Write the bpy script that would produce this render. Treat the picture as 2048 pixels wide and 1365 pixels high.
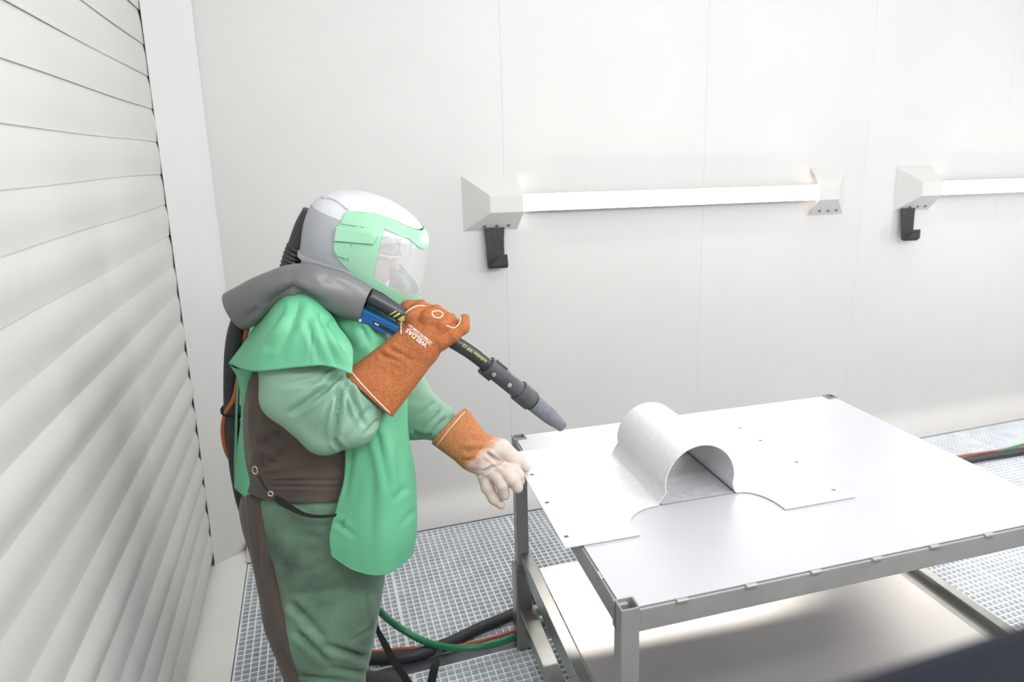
import bpy, bmesh, math, random
import numpy as np
from mathutils import Vector, Matrix
from mathutils.bvhtree import BVHTree

random.seed(4); np.random.seed(4)
for o in list(bpy.data.objects): bpy.data.objects.remove(o)
SC = bpy.context.scene
COL = SC.collection

# ---------------------------------------------------------------- camera
YAW, PITCH, ROLL = [math.radians(v) for v in (19.408, 12.521, 0.726)]
FPX, CX, CY, CAMH = 1386.7, 1112.3, 621.2, 1.95
def cam_rows():
    cy, sy, cp, sp = math.cos(YAW), math.sin(YAW), math.cos(PITCH), math.sin(PITCH)
    fwd = np.array([sy*cp, cy*cp, -sp]); right = np.array([cy, -sy, 0.]); down = np.cross(fwd, right)
    cr, sr = math.cos(ROLL), math.sin(ROLL)
    return np.array([cr*right+sr*down, -sr*right+cr*down, fwd])
RM = cam_rows()
CAMO = np.array([0, 0, CAMH])
cam = bpy.data.cameras.new('camera'); camo = bpy.data.objects.new('camera', cam); COL.objects.link(camo)
cam.sensor_fit = 'HORIZONTAL'; cam.sensor_width = 36.0
cam.lens = FPX/2048*36.0
cam.shift_x = (1024-CX)/2048; cam.shift_y = -(682.5-CY)/2048
cam.clip_start = 0.02; cam.clip_end = 60
mw = Matrix.Identity(4)
for i in range(3):
    mw[i][0] = RM[0][i]; mw[i][1] = -RM[1][i]; mw[i][2] = -RM[2][i]; mw[i][3] = CAMO[i]
camo.matrix_world = mw
cam.dof.use_dof = True; cam.dof.focus_distance = 2.2; cam.dof.aperture_fstop = 2.8
SC.camera = camo

# ---------------------------------------------------------------- light, world, exposure
SC.view_settings.view_transform = 'Standard'; SC.view_settings.look = 'None'
SC.view_settings.gamma = 1.0; SC.view_settings.use_curve_mapping = False
SC.view_settings.exposure = 0.31
w = bpy.data.worlds.new('world'); SC.world = w; w.use_nodes = True
w.node_tree.nodes['Background'].inputs[0].default_value = (0.93, 0.96, 1.0, 1)
w.node_tree.nodes['Background'].inputs[1].default_value = 1.7
def area(name, loc, size, sizey, power, col=(1, 1, 1), rot=(0, 0, 0)):
    l = bpy.data.lights.new(name, 'AREA'); l.shape = 'RECTANGLE'; l.size = size; l.size_y = sizey
    l.energy = power; l.color = col
    o = bpy.data.objects.new(name, l); COL.objects.link(o); o.location = loc; o.rotation_euler = rot
    return o
area('ceiling_light_rear', (2.0, 3.08, 3.8), 4.2, 0.35, 4.5, (1, 0.985, 0.96))
area('ceiling_light_middle', (1.8, 2.0, 3.8), 3.4, 0.6, 7.5, (0.98, 0.99, 1.0))
area('ceiling_light_front', (1.6, 0.8, 3.8), 3.4, 0.6, 12, (0.98, 0.99, 1.0))
area('front_fill_light', (1.6, 0.24, 2.6), 3.4, 0.3, 40, (0.98, 0.99, 1.0), (math.radians(60), 0, 0))  # added fill without a fixture, brightens the worker and the lower room
area('right_fill_light', (6.1, 1.8, 1.75), 2.8, 0.3, 38, (0.98, 0.99, 1.0), (0, math.radians(90), 0))  # added fill from the right, lifts the worker's front and the curtain

# ---------------------------------------------------------------- helpers: coordinates
AX = np.array([math.cos(YAW), -math.sin(YAW), 0.])     # the worker's forward direction
BX = np.array([math.sin(YAW), math.cos(YAW), 0.])      # the worker's left
ZX = np.array([0, 0, 1.])
def ray(x, y): return RM.T @ np.array([(x-CX)/FPX, (y-CY)/FPX, 1.])
def V(x, y, g):
    d = ray(x, y); return CAMO + d*(g/(d @ BX))
def Vl(pts): return [V(*p) for p in pts]
def mpp(P): return ((np.array(P)-CAMO) @ RM[2])/FPX      # metres spanned by one measured unit at P
def norm(v): v = np.array(v, float); return v/max(np.linalg.norm(v), 1e-9)

# ---------------------------------------------------------------- helpers: objects
def root_loc(o):
    while o.parent: o = o.parent
    return np.array(o.location)
def thing(name, label, cat, loc, group=None):
    o = bpy.data.objects.new(name, None); COL.objects.link(o); o.location = loc; o.empty_display_size = 0.05
    o['label'] = label; o['category'] = cat
    if group: o['group'] = group
    return o
def mesh(name, verts, faces, mat, parent=None, smooth=False, mids=None, origin=None):
    verts = np.array(verts, float)
    if parent is not None: org = root_loc(parent)
    elif origin is not None: org = np.array(origin, float)
    else:
        org = verts.mean(0); org[2] = verts[:, 2].min()
    me = bpy.data.meshes.new(name)
    me.from_pydata([tuple(v) for v in (verts-org)], [], [tuple(int(i) for i in f) for f in faces])
    for m in (mat if isinstance(mat, (list, tuple)) else [mat]): me.materials.append(m)
    if mids is not None: me.polygons.foreach_set('material_index', np.array(mids, dtype=np.int32))
    if smooth: me.polygons.foreach_set('use_smooth', [True]*len(me.polygons))
    me.update()
    o = bpy.data.objects.new(name, me); COL.objects.link(o)
    if parent is not None: o.parent = parent
    else: o.location = org
    return o
def tag(o, label=None, cat=None, group=None, kind=None):
    if label: o['label'] = label
    if cat: o['category'] = cat
    if group: o['group'] = group
    if kind: o['kind'] = kind
    return o
def structure(o): o['kind'] = 'structure'; return o
def bevel(o, w=0.003, seg=2):
    m = o.modifiers.new('bevel', 'BEVEL'); m.width = w; m.segments = seg; m.limit_method = 'ANGLE'; m.angle_limit = 0.6
    return o
def thick(o, t, off=0.0):
    m = o.modifiers.new('thickness', 'SOLIDIFY'); m.thickness = t; m.offset = off
    if o.data.polygons and o.data.polygons[0].use_smooth:
        e = o.modifiers.new('crisp_edges', 'EDGE_SPLIT'); e.split_angle = math.radians(50)
    return o
class MB:
    def __init__(s): s.v = []; s.f = []; s.m = []
    def add(s, v, f, m=0):
        n = len(s.v); s.v += [np.array(p, float) for p in v]; s.f += [tuple(i+n for i in q) for q in f]; s.m += [m]*len(f); return s
    def obox(s, o, a, b, c, m=0):            # corner o and three edge vectors
        o, a, b, c = [np.array(q, float) for q in (o, a, b, c)]
        v = [o, o+a, o+a+b, o+b, o+c, o+a+c, o+a+b+c, o+b+c]
        return s.add(v, [(0, 3, 2, 1), (4, 5, 6, 7), (0, 1, 5, 4), (1, 2, 6, 5), (2, 3, 7, 6), (3, 0, 4, 7)], m)
    def box(s, x0, x1, y0, y1, z0, z1, m=0): return s.obox((x0, y0, z0), (x1-x0, 0, 0), (0, y1-y0, 0), (0, 0, z1-z0), m)
    def prism(s, poly, d, m=0):              # planar polygon of 3d points swept by d
        n = len(poly); d = np.array(d, float); v = [np.array(p, float) for p in poly]; v = v+[p+d for p in v]
        f = [tuple(range(n))[::-1], tuple(range(n, 2*n))]+[(i, (i+1) % n, n+(i+1) % n, n+i) for i in range(n)]
        return s.add(v, f, m)
    def tube(s, pts, rad, n=12, caps=True, m=0, flat=None):
        pts = np.array(pts, float); k = len(pts); rad = np.broadcast_to(np.array(rad, float), (k,))
        tan = np.gradient(pts, axis=0); tan /= np.linalg.norm(tan, axis=1)[:, None]
        up = np.array([0, 0, 1.]) if abs(tan[0][2]) < 0.9 else np.array([1., 0, 0])
        u = norm(np.cross(tan[0], up)); v = []; base = len(s.v)
        for i in range(k):
            u = norm(u-tan[i]*(u @ tan[i])); w_ = np.cross(tan[i], u)
            for j in range(n):
                a = 2*math.pi*j/n; v.append(pts[i]+rad[i]*(math.cos(a)*u+math.sin(a)*w_))
        f = []
        for i in range(k-1):
            for j in range(n): f.append((i*n+j, i*n+(j+1) % n, (i+1)*n+(j+1) % n, (i+1)*n+j))
        if caps: f.append(tuple(range(n))[::-1]); f.append(tuple((k-1)*n+j for j in range(n)))
        return s.add(v, f, m)
    def obj(s, name, mat, parent=None, smooth=False, origin=None):
        return mesh(name, s.v, s.f, mat, parent, smooth, s.m, origin)
def cr(pts, n):                              # Catmull-Rom resample of a list of vectors
    P = np.array(pts, float); P = np.vstack([2*P[0]-P[1], P, 2*P[-1]-P[-2]]); k = len(P)-3
    t = np.linspace(0, k-1e-9, n); i = t.astype(int); f = (t-i)[:, None]
    a, b, c, d = P[i], P[i+1], P[i+2], P[i+3]
    return 0.5*((2*b)+(c-a)*f+(2*a-5*b+4*c-d)*f**2+(3*b-a-3*c+d)*f**3)
def grid_faces(nu, nv, closed=False):
    f = []
    for i in range(nu-1):
        for j in range(nv if closed else nv-1): f.append((i*nv+j, i*nv+(j+1) % nv, (i+1)*nv+(j+1) % nv, (i+1)*nv+j))
    return f
def patch(rows, nu, nv):                     # smooth sheet through a net of control points (rows x columns)
    R = [cr(r, nv) for r in rows]; R = np.array(R)
    out = np.stack([cr(R[:, j], nu) for j in range(nv)], axis=1)
    return out.reshape(-1, 3)
def normals_grid(P, nu, nv):
    G = P.reshape(nu, nv, 3); a = np.gradient(G, axis=0); b = np.gradient(G, axis=1)
    n = np.cross(a, b); n /= np.maximum(np.linalg.norm(n, axis=2), 1e-9)[..., None]
    return n.reshape(-1, 3)
def segdist(P, A, B):
    A, B = np.array(A), np.array(B); d = B-A; u = ((P-A) @ d)/(d @ d); t = np.clip(u, 0, 1)
    return np.linalg.norm(P-(A+t[:, None]*d), axis=1), t, u
def crease(P, N, L):                         # folds: sharp grooves with a ridge beside them, drawn along segments seen from the worker's right
    P = np.array(P, float); q = (P-CAMO) @ RM.T; xy = np.stack([CX+FPX*q[:, 0]/q[:, 2], CY+FPX*q[:, 1]/q[:, 2]], 1)
    face = np.clip(-((P-CAMO)*N).sum(1)/np.linalg.norm(P-CAMO, axis=1)*4, 0, 1); disp = np.zeros(len(P))
    for A, B, dep, wid in L:
        a, b = np.array(A[:2], float), np.array(B[:2], float); w_ = wid*FPX/2.15; d, t, u = segdist(xy, a, b)
        fade = np.clip(0.15+6*u, 0, 1)*(1-t)**0.6*1.25
        disp += fade*(-dep*np.exp(-d/w_)+0.5*dep*np.exp(-((d-1.8*w_)/w_)**2))
    return P+N*(disp*face)[:, None]
def wob(P, amp, freq, seed=0):
    r = np.random.RandomState(seed); out = np.zeros(len(P))
    for i in range(5):
        k = r.normal(size=3); k = k/np.linalg.norm(k)*freq*(0.6+i*0.35); out += np.sin(P @ k+r.uniform(0, 6.28))/(1+i*0.6)
    return out*amp/2.2

# ---------------------------------------------------------------- helpers: signed distance bodies
def sd_cone(P, a, b, ra, rb):
    a, b = np.array(a, float), np.array(b, float); d = b-a; q = P-a
    t = np.clip((q @ d)/max(d @ d, 1e-12), 0, 1)
    return np.linalg.norm(q-t[..., None]*d, axis=-1)-(ra+(rb-ra)*t)
def sd_ell(P, c, ax, r):                     # ax: 3 axis rows, r: 3 radii
    q = (P-np.array(c)) @ np.array(ax).T; r = np.array(r, float)
    k0 = np.linalg.norm(q/r, axis=-1); k1 = np.linalg.norm(q/(r*r), axis=-1)
    return k0*(k0-1)/np.maximum(k1, 1e-9)
def smin(a, b, k):
    h = np.maximum(k-np.abs(a-b), 0)/k; return np.minimum(a, b)-h*h*k*0.25
def smax(a, b, k): return -smin(-a, -b, k)
def surface(fun, mn, mx, h):                 # naive surface nets
    mn, mx = np.array(mn), np.array(mx); n = np.ceil((mx-mn)/h).astype(int)+1
    ax = [mn[i]+h*np.arange(n[i]) for i in range(3)]
    P = np.stack(np.meshgrid(*ax, indexing='ij'), -1).astype(np.float32)
    F = fun(P); S = F < 0
    cs = np.zeros(tuple(n-1), int)
    for dx in (0, 1):
        for dy in (0, 1):
            for dz in (0, 1): cs += S[dx:n[0]-1+dx, dy:n[1]-1+dy, dz:n[2]-1+dz]
    act = (cs > 0) & (cs < 8); idx = -np.ones(tuple(n-1), int); C = np.argwhere(act); idx[act] = np.arange(len(C))
    acc = np.zeros((len(C), 3)); cnt = np.zeros(len(C))
    corners = [(i, j, k) for i in (0, 1) for j in (0, 1) for k in (0, 1)]
    for a in range(8):
        for b in range(a+1, 8):
            ca, cb = np.array(corners[a]), np.array(corners[b])
            if abs(ca-cb).sum() != 1: continue
            A = C+ca; B = C+cb; fa = F[A[:, 0], A[:, 1], A[:, 2]]; fb = F[B[:, 0], B[:, 1], B[:, 2]]
            m = (fa < 0) != (fb < 0); t = fa[m]/(fa[m]-fb[m])
            acc[m] += (A[m]+t[:, None]*(cb-ca)); cnt[m] += 1
    verts = mn+h*acc/cnt[:, None]; faces = []
    for ax_ in range(3):
        u, v = (ax_+1) % 3, (ax_+2) % 3
        s0 = [slice(None)]*3; s1 = [slice(None)]*3
        s0[ax_] = slice(0, -1); s1[ax_] = slice(1, None)
        for q in (u, v): s0[q] = slice(1, -1); s1[q] = slice(1, -1)
        A, B = S[tuple(s0)], S[tuple(s1)]; E = np.argwhere(A != B)
        if not len(E): continue
        off = np.zeros(3, int); off[u] = off[v] = 1; fl = A[E[:, 0], E[:, 1], E[:, 2]]; E = E+off
        def cell(du, dv):
            q = E.copy(); q[:, u] += du; q[:, v] += dv; return idx[q[:, 0], q[:, 1], q[:, 2]]
        Q = np.stack([cell(-1, -1), cell(0, -1), cell(0, 0), cell(-1, 0)], 1)
        Q[~fl] = Q[~fl][:, ::-1]; faces.append(Q)
    return verts, np.vstack(faces)

# ---------------------------------------------------------------- materials
def mat(name, col, rough=0.5, metal=0.0, noise=None, bump=None, spec=0.5, coat=0.0, sheen=0.0):
    """noise=(scale, amount, detail): colour variation; bump=(scale, strength)"""
    m = bpy.data.materials.new(name); m.use_nodes = True; t = m.node_tree; b = t.nodes['Principled BSDF']
    b.inputs['Base Color'].default_value = (*col, 1); b.inputs['Roughness'].default_value = rough
    b.inputs['Metallic'].default_value = metal; b.inputs['Specular IOR Level'].default_value = spec
    b.inputs['Coat Weight'].default_value = coat; b.inputs['Sheen Weight'].default_value = sheen
    tc = t.nodes.new('ShaderNodeNewGeometry')
    if noise:
        n = t.nodes.new('ShaderNodeTexNoise'); n.inputs['Scale'].default_value = noise[0]; n.inputs['Detail'].default_value = noise[2]
        t.links.new(tc.outputs['Position'], n.inputs['Vector'])
        r = t.nodes.new('ShaderNodeValToRGB'); r.color_ramp.elements[0].position = 0.3; r.color_ramp.elements[1].position = 0.7
        a = noise[1]
        r.color_ramp.elements[0].color = (*[c*(1-a) for c in col], 1); r.color_ramp.elements[1].color = (*[min(1, c*(1+a)) for c in col], 1)
        t.links.new(n.outputs['Fac'], r.inputs['Fac']); t.links.new(r.outputs['Color'], b.inputs['Base Color'])
    if bump:
        n = t.nodes.new('ShaderNodeTexNoise'); n.inputs['Scale'].default_value = bump[0]; n.inputs['Detail'].default_value = 4
        t.links.new(tc.outputs['Position'], n.inputs['Vector'])
        u = t.nodes.new('ShaderNodeBump'); u.inputs['Strength'].default_value = bump[1]; u.inputs['Distance'].default_value = 0.01
        t.links.new(n.outputs['Fac'], u.inputs['Height']); t.links.new(u.outputs['Normal'], b.inputs['Normal'])
    return m
def emit(name, col, s):
    m = bpy.data.materials.new(name); m.use_nodes = True; b = m.node_tree.nodes['Principled BSDF']
    b.inputs['Base Color'].default_value = (*col, 1); b.inputs['Emission Color'].default_value = (*col, 1); b.inputs['Emission Strength'].default_value = s
    return m
M = {}
M['curtain'] = mat('curtain_rubber', (0.54, 0.537, 0.51), 0.5, noise=(1.6, 0.03, 3), bump=(3, 0.05))
M['cornerstrip'] = mat('corner_rubber', (0.58, 0.573, 0.555), 0.5, noise=(2.5, 0.02, 2))
M['margin'] = mat('margin_rubber', (0.84, 0.835, 0.80), 0.5, noise=(2.5, 0.03, 3))
M['wall'] = mat('wall_rubber', (0.575, 0.562, 0.545), 0.55, noise=(1.2, 0.025, 3), bump=(2, 0.04))
M['black'] = mat('black_gap', (0.012, 0.012, 0.012), 0.7)
M['ceiling'] = mat('ceiling_white', (0.8, 0.8, 0.79), 0.6, noise=(2, 0.02, 2))
M['pit'] = mat('pit_grey', (0.3, 0.31, 0.33), 0.8, noise=(14, 0.35, 4))
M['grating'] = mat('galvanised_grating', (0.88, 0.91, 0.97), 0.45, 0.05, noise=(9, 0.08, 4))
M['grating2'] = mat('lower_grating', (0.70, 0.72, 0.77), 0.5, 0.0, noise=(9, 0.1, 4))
M['beam'] = mat('dark_beam', (0.13, 0.135, 0.15), 0.45, 0.3, noise=(20, 0.2, 4))
M['navy'] = mat('navy_frame', (0.005, 0.0065, 0.012), 0.6, noise=(8, 0.2, 2), spec=0.12)
M['steel'] = mat('brushed_steel', (0.36, 0.36, 0.352), 0.38, 0.35, noise=(12, 0.06, 4))
M['steel_dark'] = mat('dark_steel', (0.33, 0.335, 0.32), 0.3, 0.85, noise=(10, 0.08, 3))
M['tabletop'] = mat('blasted_tabletop', (0.47, 0.475, 0.50), 0.40, 0.1, noise=(3, 0.02, 3))
M['shelf'] = mat('steel_shelf', (0.62, 0.60, 0.585), 0.33, 0.85, noise=(4, 0.03, 4))
M['hole'] = mat('hole_shadow', (0.10, 0.10, 0.10), 0.8)
M['sheetmetal'] = mat('galvanised_sheet', (0.62, 0.62, 0.63), 0.48, 0.05, noise=(60, 0.045, 5))
M['plate_grey'] = mat('added_plate_grey', (0.42, 0.42, 0.435), 0.5, 0.1, noise=(60, 0.12, 5))  # tone of the added plate that greys the tunnel floor
M['lampbody'] = mat('lamp_white', (0.58, 0.57, 0.545), 0.5, noise=(6, 0.02, 3))
M['tube'] = emit('lamp_tube', (1.0, 0.945, 0.89), 36)
M['felt'] = mat('black_felt', (0.035, 0.036, 0.04), 0.8, noise=(60, 0.3, 4))
M['cape'] = mat('cape_green', (0.13, 0.45, 0.25), 0.5, noise=(5, 0.07, 4), bump=(900, 0.06))
M['capein'] = M['cape']
M['sleeve'] = mat('sleeve_green', (0.225, 0.385, 0.28), 0.65, noise=(6, 0.12, 5), bump=(900, 0.06))
M['trouser'] = mat('trouser_green', (0.10, 0.18, 0.122), 0.75, noise=(7, 0.5, 6), bump=(700, 0.08), sheen=0.2)
M['brown'] = mat('coverall_brown', (0.083, 0.06, 0.05), 0.75, noise=(8, 0.18, 5), bump=(700, 0.08), sheen=0.2)
M['piping'] = mat('green_piping', (0.085, 0.31, 0.17), 0.6, noise=(30, 0.1, 2))
M['hgrey'] = mat('helmet_grey', (0.34, 0.35, 0.375), 0.42, noise=(5, 0.05, 3))
M['hwhite'] = mat('helmet_dome', (0.55, 0.56, 0.59), 0.35, noise=(5, 0.03, 3))
M['hrim'] = mat('helmet_rim', (0.42, 0.425, 0.44), 0.5, noise=(8, 0.12, 4))
M['hgreen'] = mat('helmet_green', (0.265, 0.50, 0.335), 0.45, noise=(6, 0.05, 3))
M['rubber'] = mat('black_rubber', (0.03, 0.031, 0.036), 0.45, noise=(20, 0.2, 3))
M['hose'] = mat('hose_black', (0.028, 0.029, 0.032), 0.5, noise=(20, 0.25, 3))
M['leathergrey'] = mat('sleeve_leather', (0.145, 0.142, 0.146), 0.36, noise=(7, 0.1, 4), bump=(220, 0.05))
M['nozzlegrey'] = mat('nozzle_grey', (0.155, 0.16, 0.18), 0.7, noise=(80, 0.2, 3))
M['plastic'] = mat('black_plastic', (0.032, 0.033, 0.038), 0.35, noise=(15, 0.15, 3))
M['coupling'] = mat('coupling_grey', (0.06, 0.061, 0.068), 0.5, noise=(30, 0.2, 3))
M['blue'] = mat('blue_plastic', (0.006, 0.085, 0.27), 0.4, noise=(10, 0.08, 3))
M['yellowprint'] = mat('yellow_print', (0.62, 0.62, 0.16), 0.6)
M['whiteprint'] = mat('white_print', (0.85, 0.80, 0.74), 0.6)
M['screw'] = mat('bright_screw', (0.85, 0.85, 0.85), 0.3, 0.6)
M['leather'] = mat('orange_leather', (0.385, 0.128, 0.046), 0.85, noise=(140, 0.22, 5), bump=(260, 0.4), spec=0.25)
M['greenhose'] = mat('green_hose', (0.02, 0.20, 0.09), 0.35, noise=(8, 0.15, 3))
M['redhose'] = mat('orange_hose', (0.42, 0.10, 0.045), 0.45, noise=(8, 0.12, 3))
M['webbing'] = mat('black_webbing', (0.012, 0.012, 0.013), 0.7, noise=(200, 0.3, 2))
M['brass'] = mat('brass_ring', (0.75, 0.62, 0.32), 0.3, 0.9)
M['chrome'] = mat('chrome_clip', (0.75, 0.75, 0.75), 0.25, 0.9)
M['skin'] = mat('skin', (0.62, 0.42, 0.34), 0.5, noise=(25, 0.06, 3))
M['hair'] = mat('dark_hair', (0.05, 0.04, 0.035), 0.6, noise=(60, 0.3, 3))
M['eye'] = mat('eye_white', (0.8, 0.8, 0.8), 0.3)
M['boot'] = mat('boot_leather', (0.03, 0.028, 0.026), 0.5, noise=(20, 0.2, 3))
M['stitch'] = mat('white_piping', (0.82, 0.74, 0.62), 0.7)
M['yellowtag'] = mat('yellow_tag', (0.8, 0.78, 0.25), 0.6)
# worn left glove: orange leather turning pale with dust towards the fingers
def worn_leather():
    m = mat('worn_leather', (0.50, 0.20, 0.085), 0.9, noise=(140, 0.2, 5), bump=(240, 0.35), spec=0.25)
    t = m.node_tree; b = t.nodes['Principled BSDF']; src = b.inputs['Base Color'].links[0].from_socket
    A = V(928, 868, 2.13); B = V(1005, 940, 2.10); d = (B-A)/((B-A) @ (B-A))
    geo = t.nodes.new('ShaderNodeNewGeometry'); dot = t.nodes.new('ShaderNodeVectorMath'); dot.operation = 'DOT_PRODUCT'
    sub = t.nodes.new('ShaderNodeVectorMath'); sub.operation = 'SUBTRACT'; sub.inputs[1].default_value = tuple(A)
    t.links.new(geo.outputs['Position'], sub.inputs[0]); t.links.new(sub.outputs[0], dot.inputs[0]); dot.inputs[1].default_value = tuple(d)
    n = t.nodes.new('ShaderNodeTexNoise'); n.inputs['Scale'].default_value = 22; n.inputs['Detail'].default_value = 5
    t.links.new(geo.outputs['Position'], n.inputs['Vector'])
    mul = t.nodes.new('ShaderNodeMath'); mul.operation = 'MULTIPLY_ADD'; mul.inputs[1].default_value = 0.7
    t.links.new(n.outputs['Fac'], mul.inputs[0]); t.links.new(dot.outputs['Value'], mul.inputs[2])
    r = t.nodes.new('ShaderNodeValToRGB'); r.color_ramp.elements[0].position = 0.75; r.color_ramp.elements[1].position = 1.25 if False else 1.0
    r.color_ramp.elements[0].color = (0, 0, 0, 1); r.color_ramp.elements[1].color = (1, 1, 1, 1)
    t.links.new(mul.outputs[0], r.inputs['Fac'])
    mx = t.nodes.new('ShaderNodeMix'); mx.data_type = 'RGBA'
    t.links.new(r.outputs['Color'], mx.inputs['Factor']); t.links.new(src, mx.inputs[6]); mx.inputs[7].default_value = (0.66, 0.55, 0.49, 1)
    t.links.new(mx.outputs[2], b.inputs['Base Color']); return m
M['worn'] = worn_leather()
def lens_mat():
    m = bpy.data.materials.new('visor_lens'); m.use_nodes = True; t = m.node_tree; t.nodes.clear()
    o = t.nodes.new('ShaderNodeOutputMaterial'); tr = t.nodes.new('ShaderNodeBsdfTransparent'); d = t.nodes.new('ShaderNodeBsdfDiffuse')
    d.inputs['Color'].default_value = (0.86, 0.86, 0.88, 1); g = t.nodes.new('ShaderNodeBsdfGlossy'); g.inputs['Roughness'].default_value = 0.12
    a = t.nodes.new('ShaderNodeMixShader'); a.inputs[0].default_value = 0.26
    t.links.new(tr.outputs[0], a.inputs[1]); t.links.new(d.outputs[0], a.inputs[2])
    b = t.nodes.new('ShaderNodeMixShader'); b.inputs[0].default_value = 0.08
    t.links.new(a.outputs[0], b.inputs[1]); t.links.new(g.outputs[0], b.inputs[2]); t.links.new(b.outputs[0], o.inputs[0]); return m
M['lens'] = lens_mat()

#@@STRUCTURE
# ================================================================ the room
# floor: a pit under gratings, with a white rubber margin along the left and back walls
floor = structure(MB().box(-0.62, 6.2, 0.1, 3.75, -0.42, -0.36).obj('floor', M['pit'], origin=(0, 0, 0)))
PX0, PY1, PITCH_G = -0.43, 3.412, 0.030
def grating(x0, x1, y0, y1, z1, h, pitch, tb, name, m):
    b = MB()
    nx = int(round((x1-x0)/pitch)); ny = int(round((y1-y0)/pitch))
    for i in range(nx+1):
        x = x0+(x1-x0)*i/nx; t = tb if 0 < i < nx else tb*1.4
        b.box(x-t/2, x+t/2, y0, y1, z1-h, z1)
    for j in range(ny+1):
        y = y0+(y1-y0)*j/ny; t = tb if 0 < j < ny else tb*1.4
        b.box(x0, x1, y-t/2, y+t/2, z1-h, z1-0.0007)
    return b.obj(name, m, floor)
xs = [-0.428, 0.232, 0.895, 1.56, 2.22, 2.88, 3.54, 4.20, 4.86, 5.52, 6.18]
for i in range(len(xs)-1):
    grating(xs[i]+0.003, xs[i+1]-0.003, 2.452, PY1, 0.0, 0.028, PITCH_G, 0.0050, 'grating_panel', M['grating'])
    if i >= 0: grating(xs[i]+0.003, xs[i+1]-0.003, 0.95, 2.375, 0.0, 0.028, PITCH_G, 0.0050, 'grating_panel', M['grating'])
for i in range(0, len(xs)-1):
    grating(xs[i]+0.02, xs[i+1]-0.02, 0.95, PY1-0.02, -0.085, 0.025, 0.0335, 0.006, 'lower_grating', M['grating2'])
MB().box(-0.43, 6.2, 2.378, 2.449, -0.10, -0.004).obj('support_beam', M['beam'], floor)
# margin sheets
b = MB(); b.box(-0.61, -0.434, 0.2, 3.6, -0.05, 0.003); bevel(b.obj('floor_margin', M['margin'], floor), 0.003)
# back wall: rubber sheets 1.2 m wide, curved out onto the floor at the foot
wb = structure(MB().box(-0.62, 6.3, 3.61, 3.70, -0.45, 3.92).obj('wall_back', M['wall'], origin=(0, 3.6, 0)))
prof = [(3.600, 3.90), (3.600, 2.4), (3.600, 1.6), (3.600, 0.9), (3.600, 0.4), (3.600, 0.16)]
for k in range(1, 9):
    a = math.pi/2*k/8; prof.append((3.600-0.14*(1-math.cos(a)), 0.16-0.155*math.sin(a)))
prof += [(3.445, 0.004), (3.418, 0.004)]
seams = [-0.44, 0.985, 2.19, 3.36, 4.55, 5.75, 6.2]
for i in range(len(seams)-1):
    x0, x1 = seams[i]+0.0004, seams[i+1]-0.0004; v = []; n = 9
    for (y, z) in prof:
        for j in range(n):
            x = x0+(x1-x0)*j/(n-1); v.append((x, y-0.004*math.sin(x*5+z*2)*(1 if z > 0.3 else 0), z))
    o = mesh('rubber_sheet', v, [f[::-1] for f in grid_faces(len(prof), n)], M['wall'], wb, True); thick(o, 0.004, 1)
# left wall: lapped rubber strips hanging as a curtain
wl = structure(MB().box(-0.66, -0.612, 0.1, 3.7, -0.45, 3.92).obj('wall_left', M['black'], origin=(-0.6, 1.9, 0)))
for k in range(-14, 15):
    z0 = 1.900+0.1325*k+0.004*random.uniform(-1, 1)                      # lower edge of this strip
    amp = 0.007+0.010*min(1, max(0, (4-k)/12)); nt, ny = 15, 44; v = []
    ph = random.uniform(0, 6.28); ph2 = random.uniform(0, 6.28); am = random.uniform(0.8, 1.2)
    for a in range(nt):
        t = a/(nt-1); zz = z0+0.165*(1-t)
        for c in range(ny):
            yend = 3.474-0.010*math.sin(math.pi*t)*am*(1.6 if math.sin(ph) > 0.3 else 0.4)
            y = 0.22+(yend-0.22)*c/(ny-1)
            wv = 1+0.22*math.sin(y*2.3+ph)+0.12*math.sin(y*5.1+ph2)
            o_ = 0.004+0.010*t**1.5+amp*am*wv*math.sin(math.pi*min(1, t*1.02))**1.3
            zz2 = zz+0.0022*math.sin(y*3.7+ph2)*t
            v.append((-0.602+o_, y, zz2))
    o = mesh('curtain_strip', v, grid_faces(nt, ny), M['curtain'], wl, True); thick(o, 0.003, 1)
# corner strip: a rubber band bent across the corner, in front of the curtain ends
cs = [(-0.582, 3.456), (-0.560, 3.470), (-0.528, 3.495), (-0.505, 3.512), (-0.480, 3.530), (-0.455, 3.552), (-0.432, 3.572), (-0.412, 3.584), (-0.404, 3.588)]
v = []; zs_ = np.linspace(3.9, 0.002, 30)
for z in zs_:
    for (x, y) in cs:
        v.append((x+0.003*math.sin(z*2.1), y-0.003*math.sin(z*2.1+1), z))
o = structure(mesh('trim_1', v, grid_faces(30, len(cs)), M['cornerstrip'], None, True, origin=(-0.48, 3.52, 0))); thick(o, 0.005, 0)
structure(MB().box(-0.66, 6.3, 0.1, 3.75, 3.9, 3.96).obj('ceiling', M['ceiling'], origin=(2.8, 1.9, 3.9)))
structure(MB().box(6.2, 6.3, 0.1, 3.75, -0.45, 3.92).obj('wall_right', M['wall'], origin=(6.2, 1.9, 0)))
# front: low wall and dark frame rail of the viewing opening
structure(MB().box(-0.66, 6.3, 0.10, 0.19, -0.45, 1.60).obj('wall_front', M['wall'], origin=(2.8, 0.15, 0)))
b = MB(); b.box(-0.62, 3.0, 0.085, 0.203, 1.60, 1.734)
structure(bevel(b.obj('trim_2', M['navy'], origin=(1.2, 0.15, 1.6)), 0.012, 3))

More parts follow.
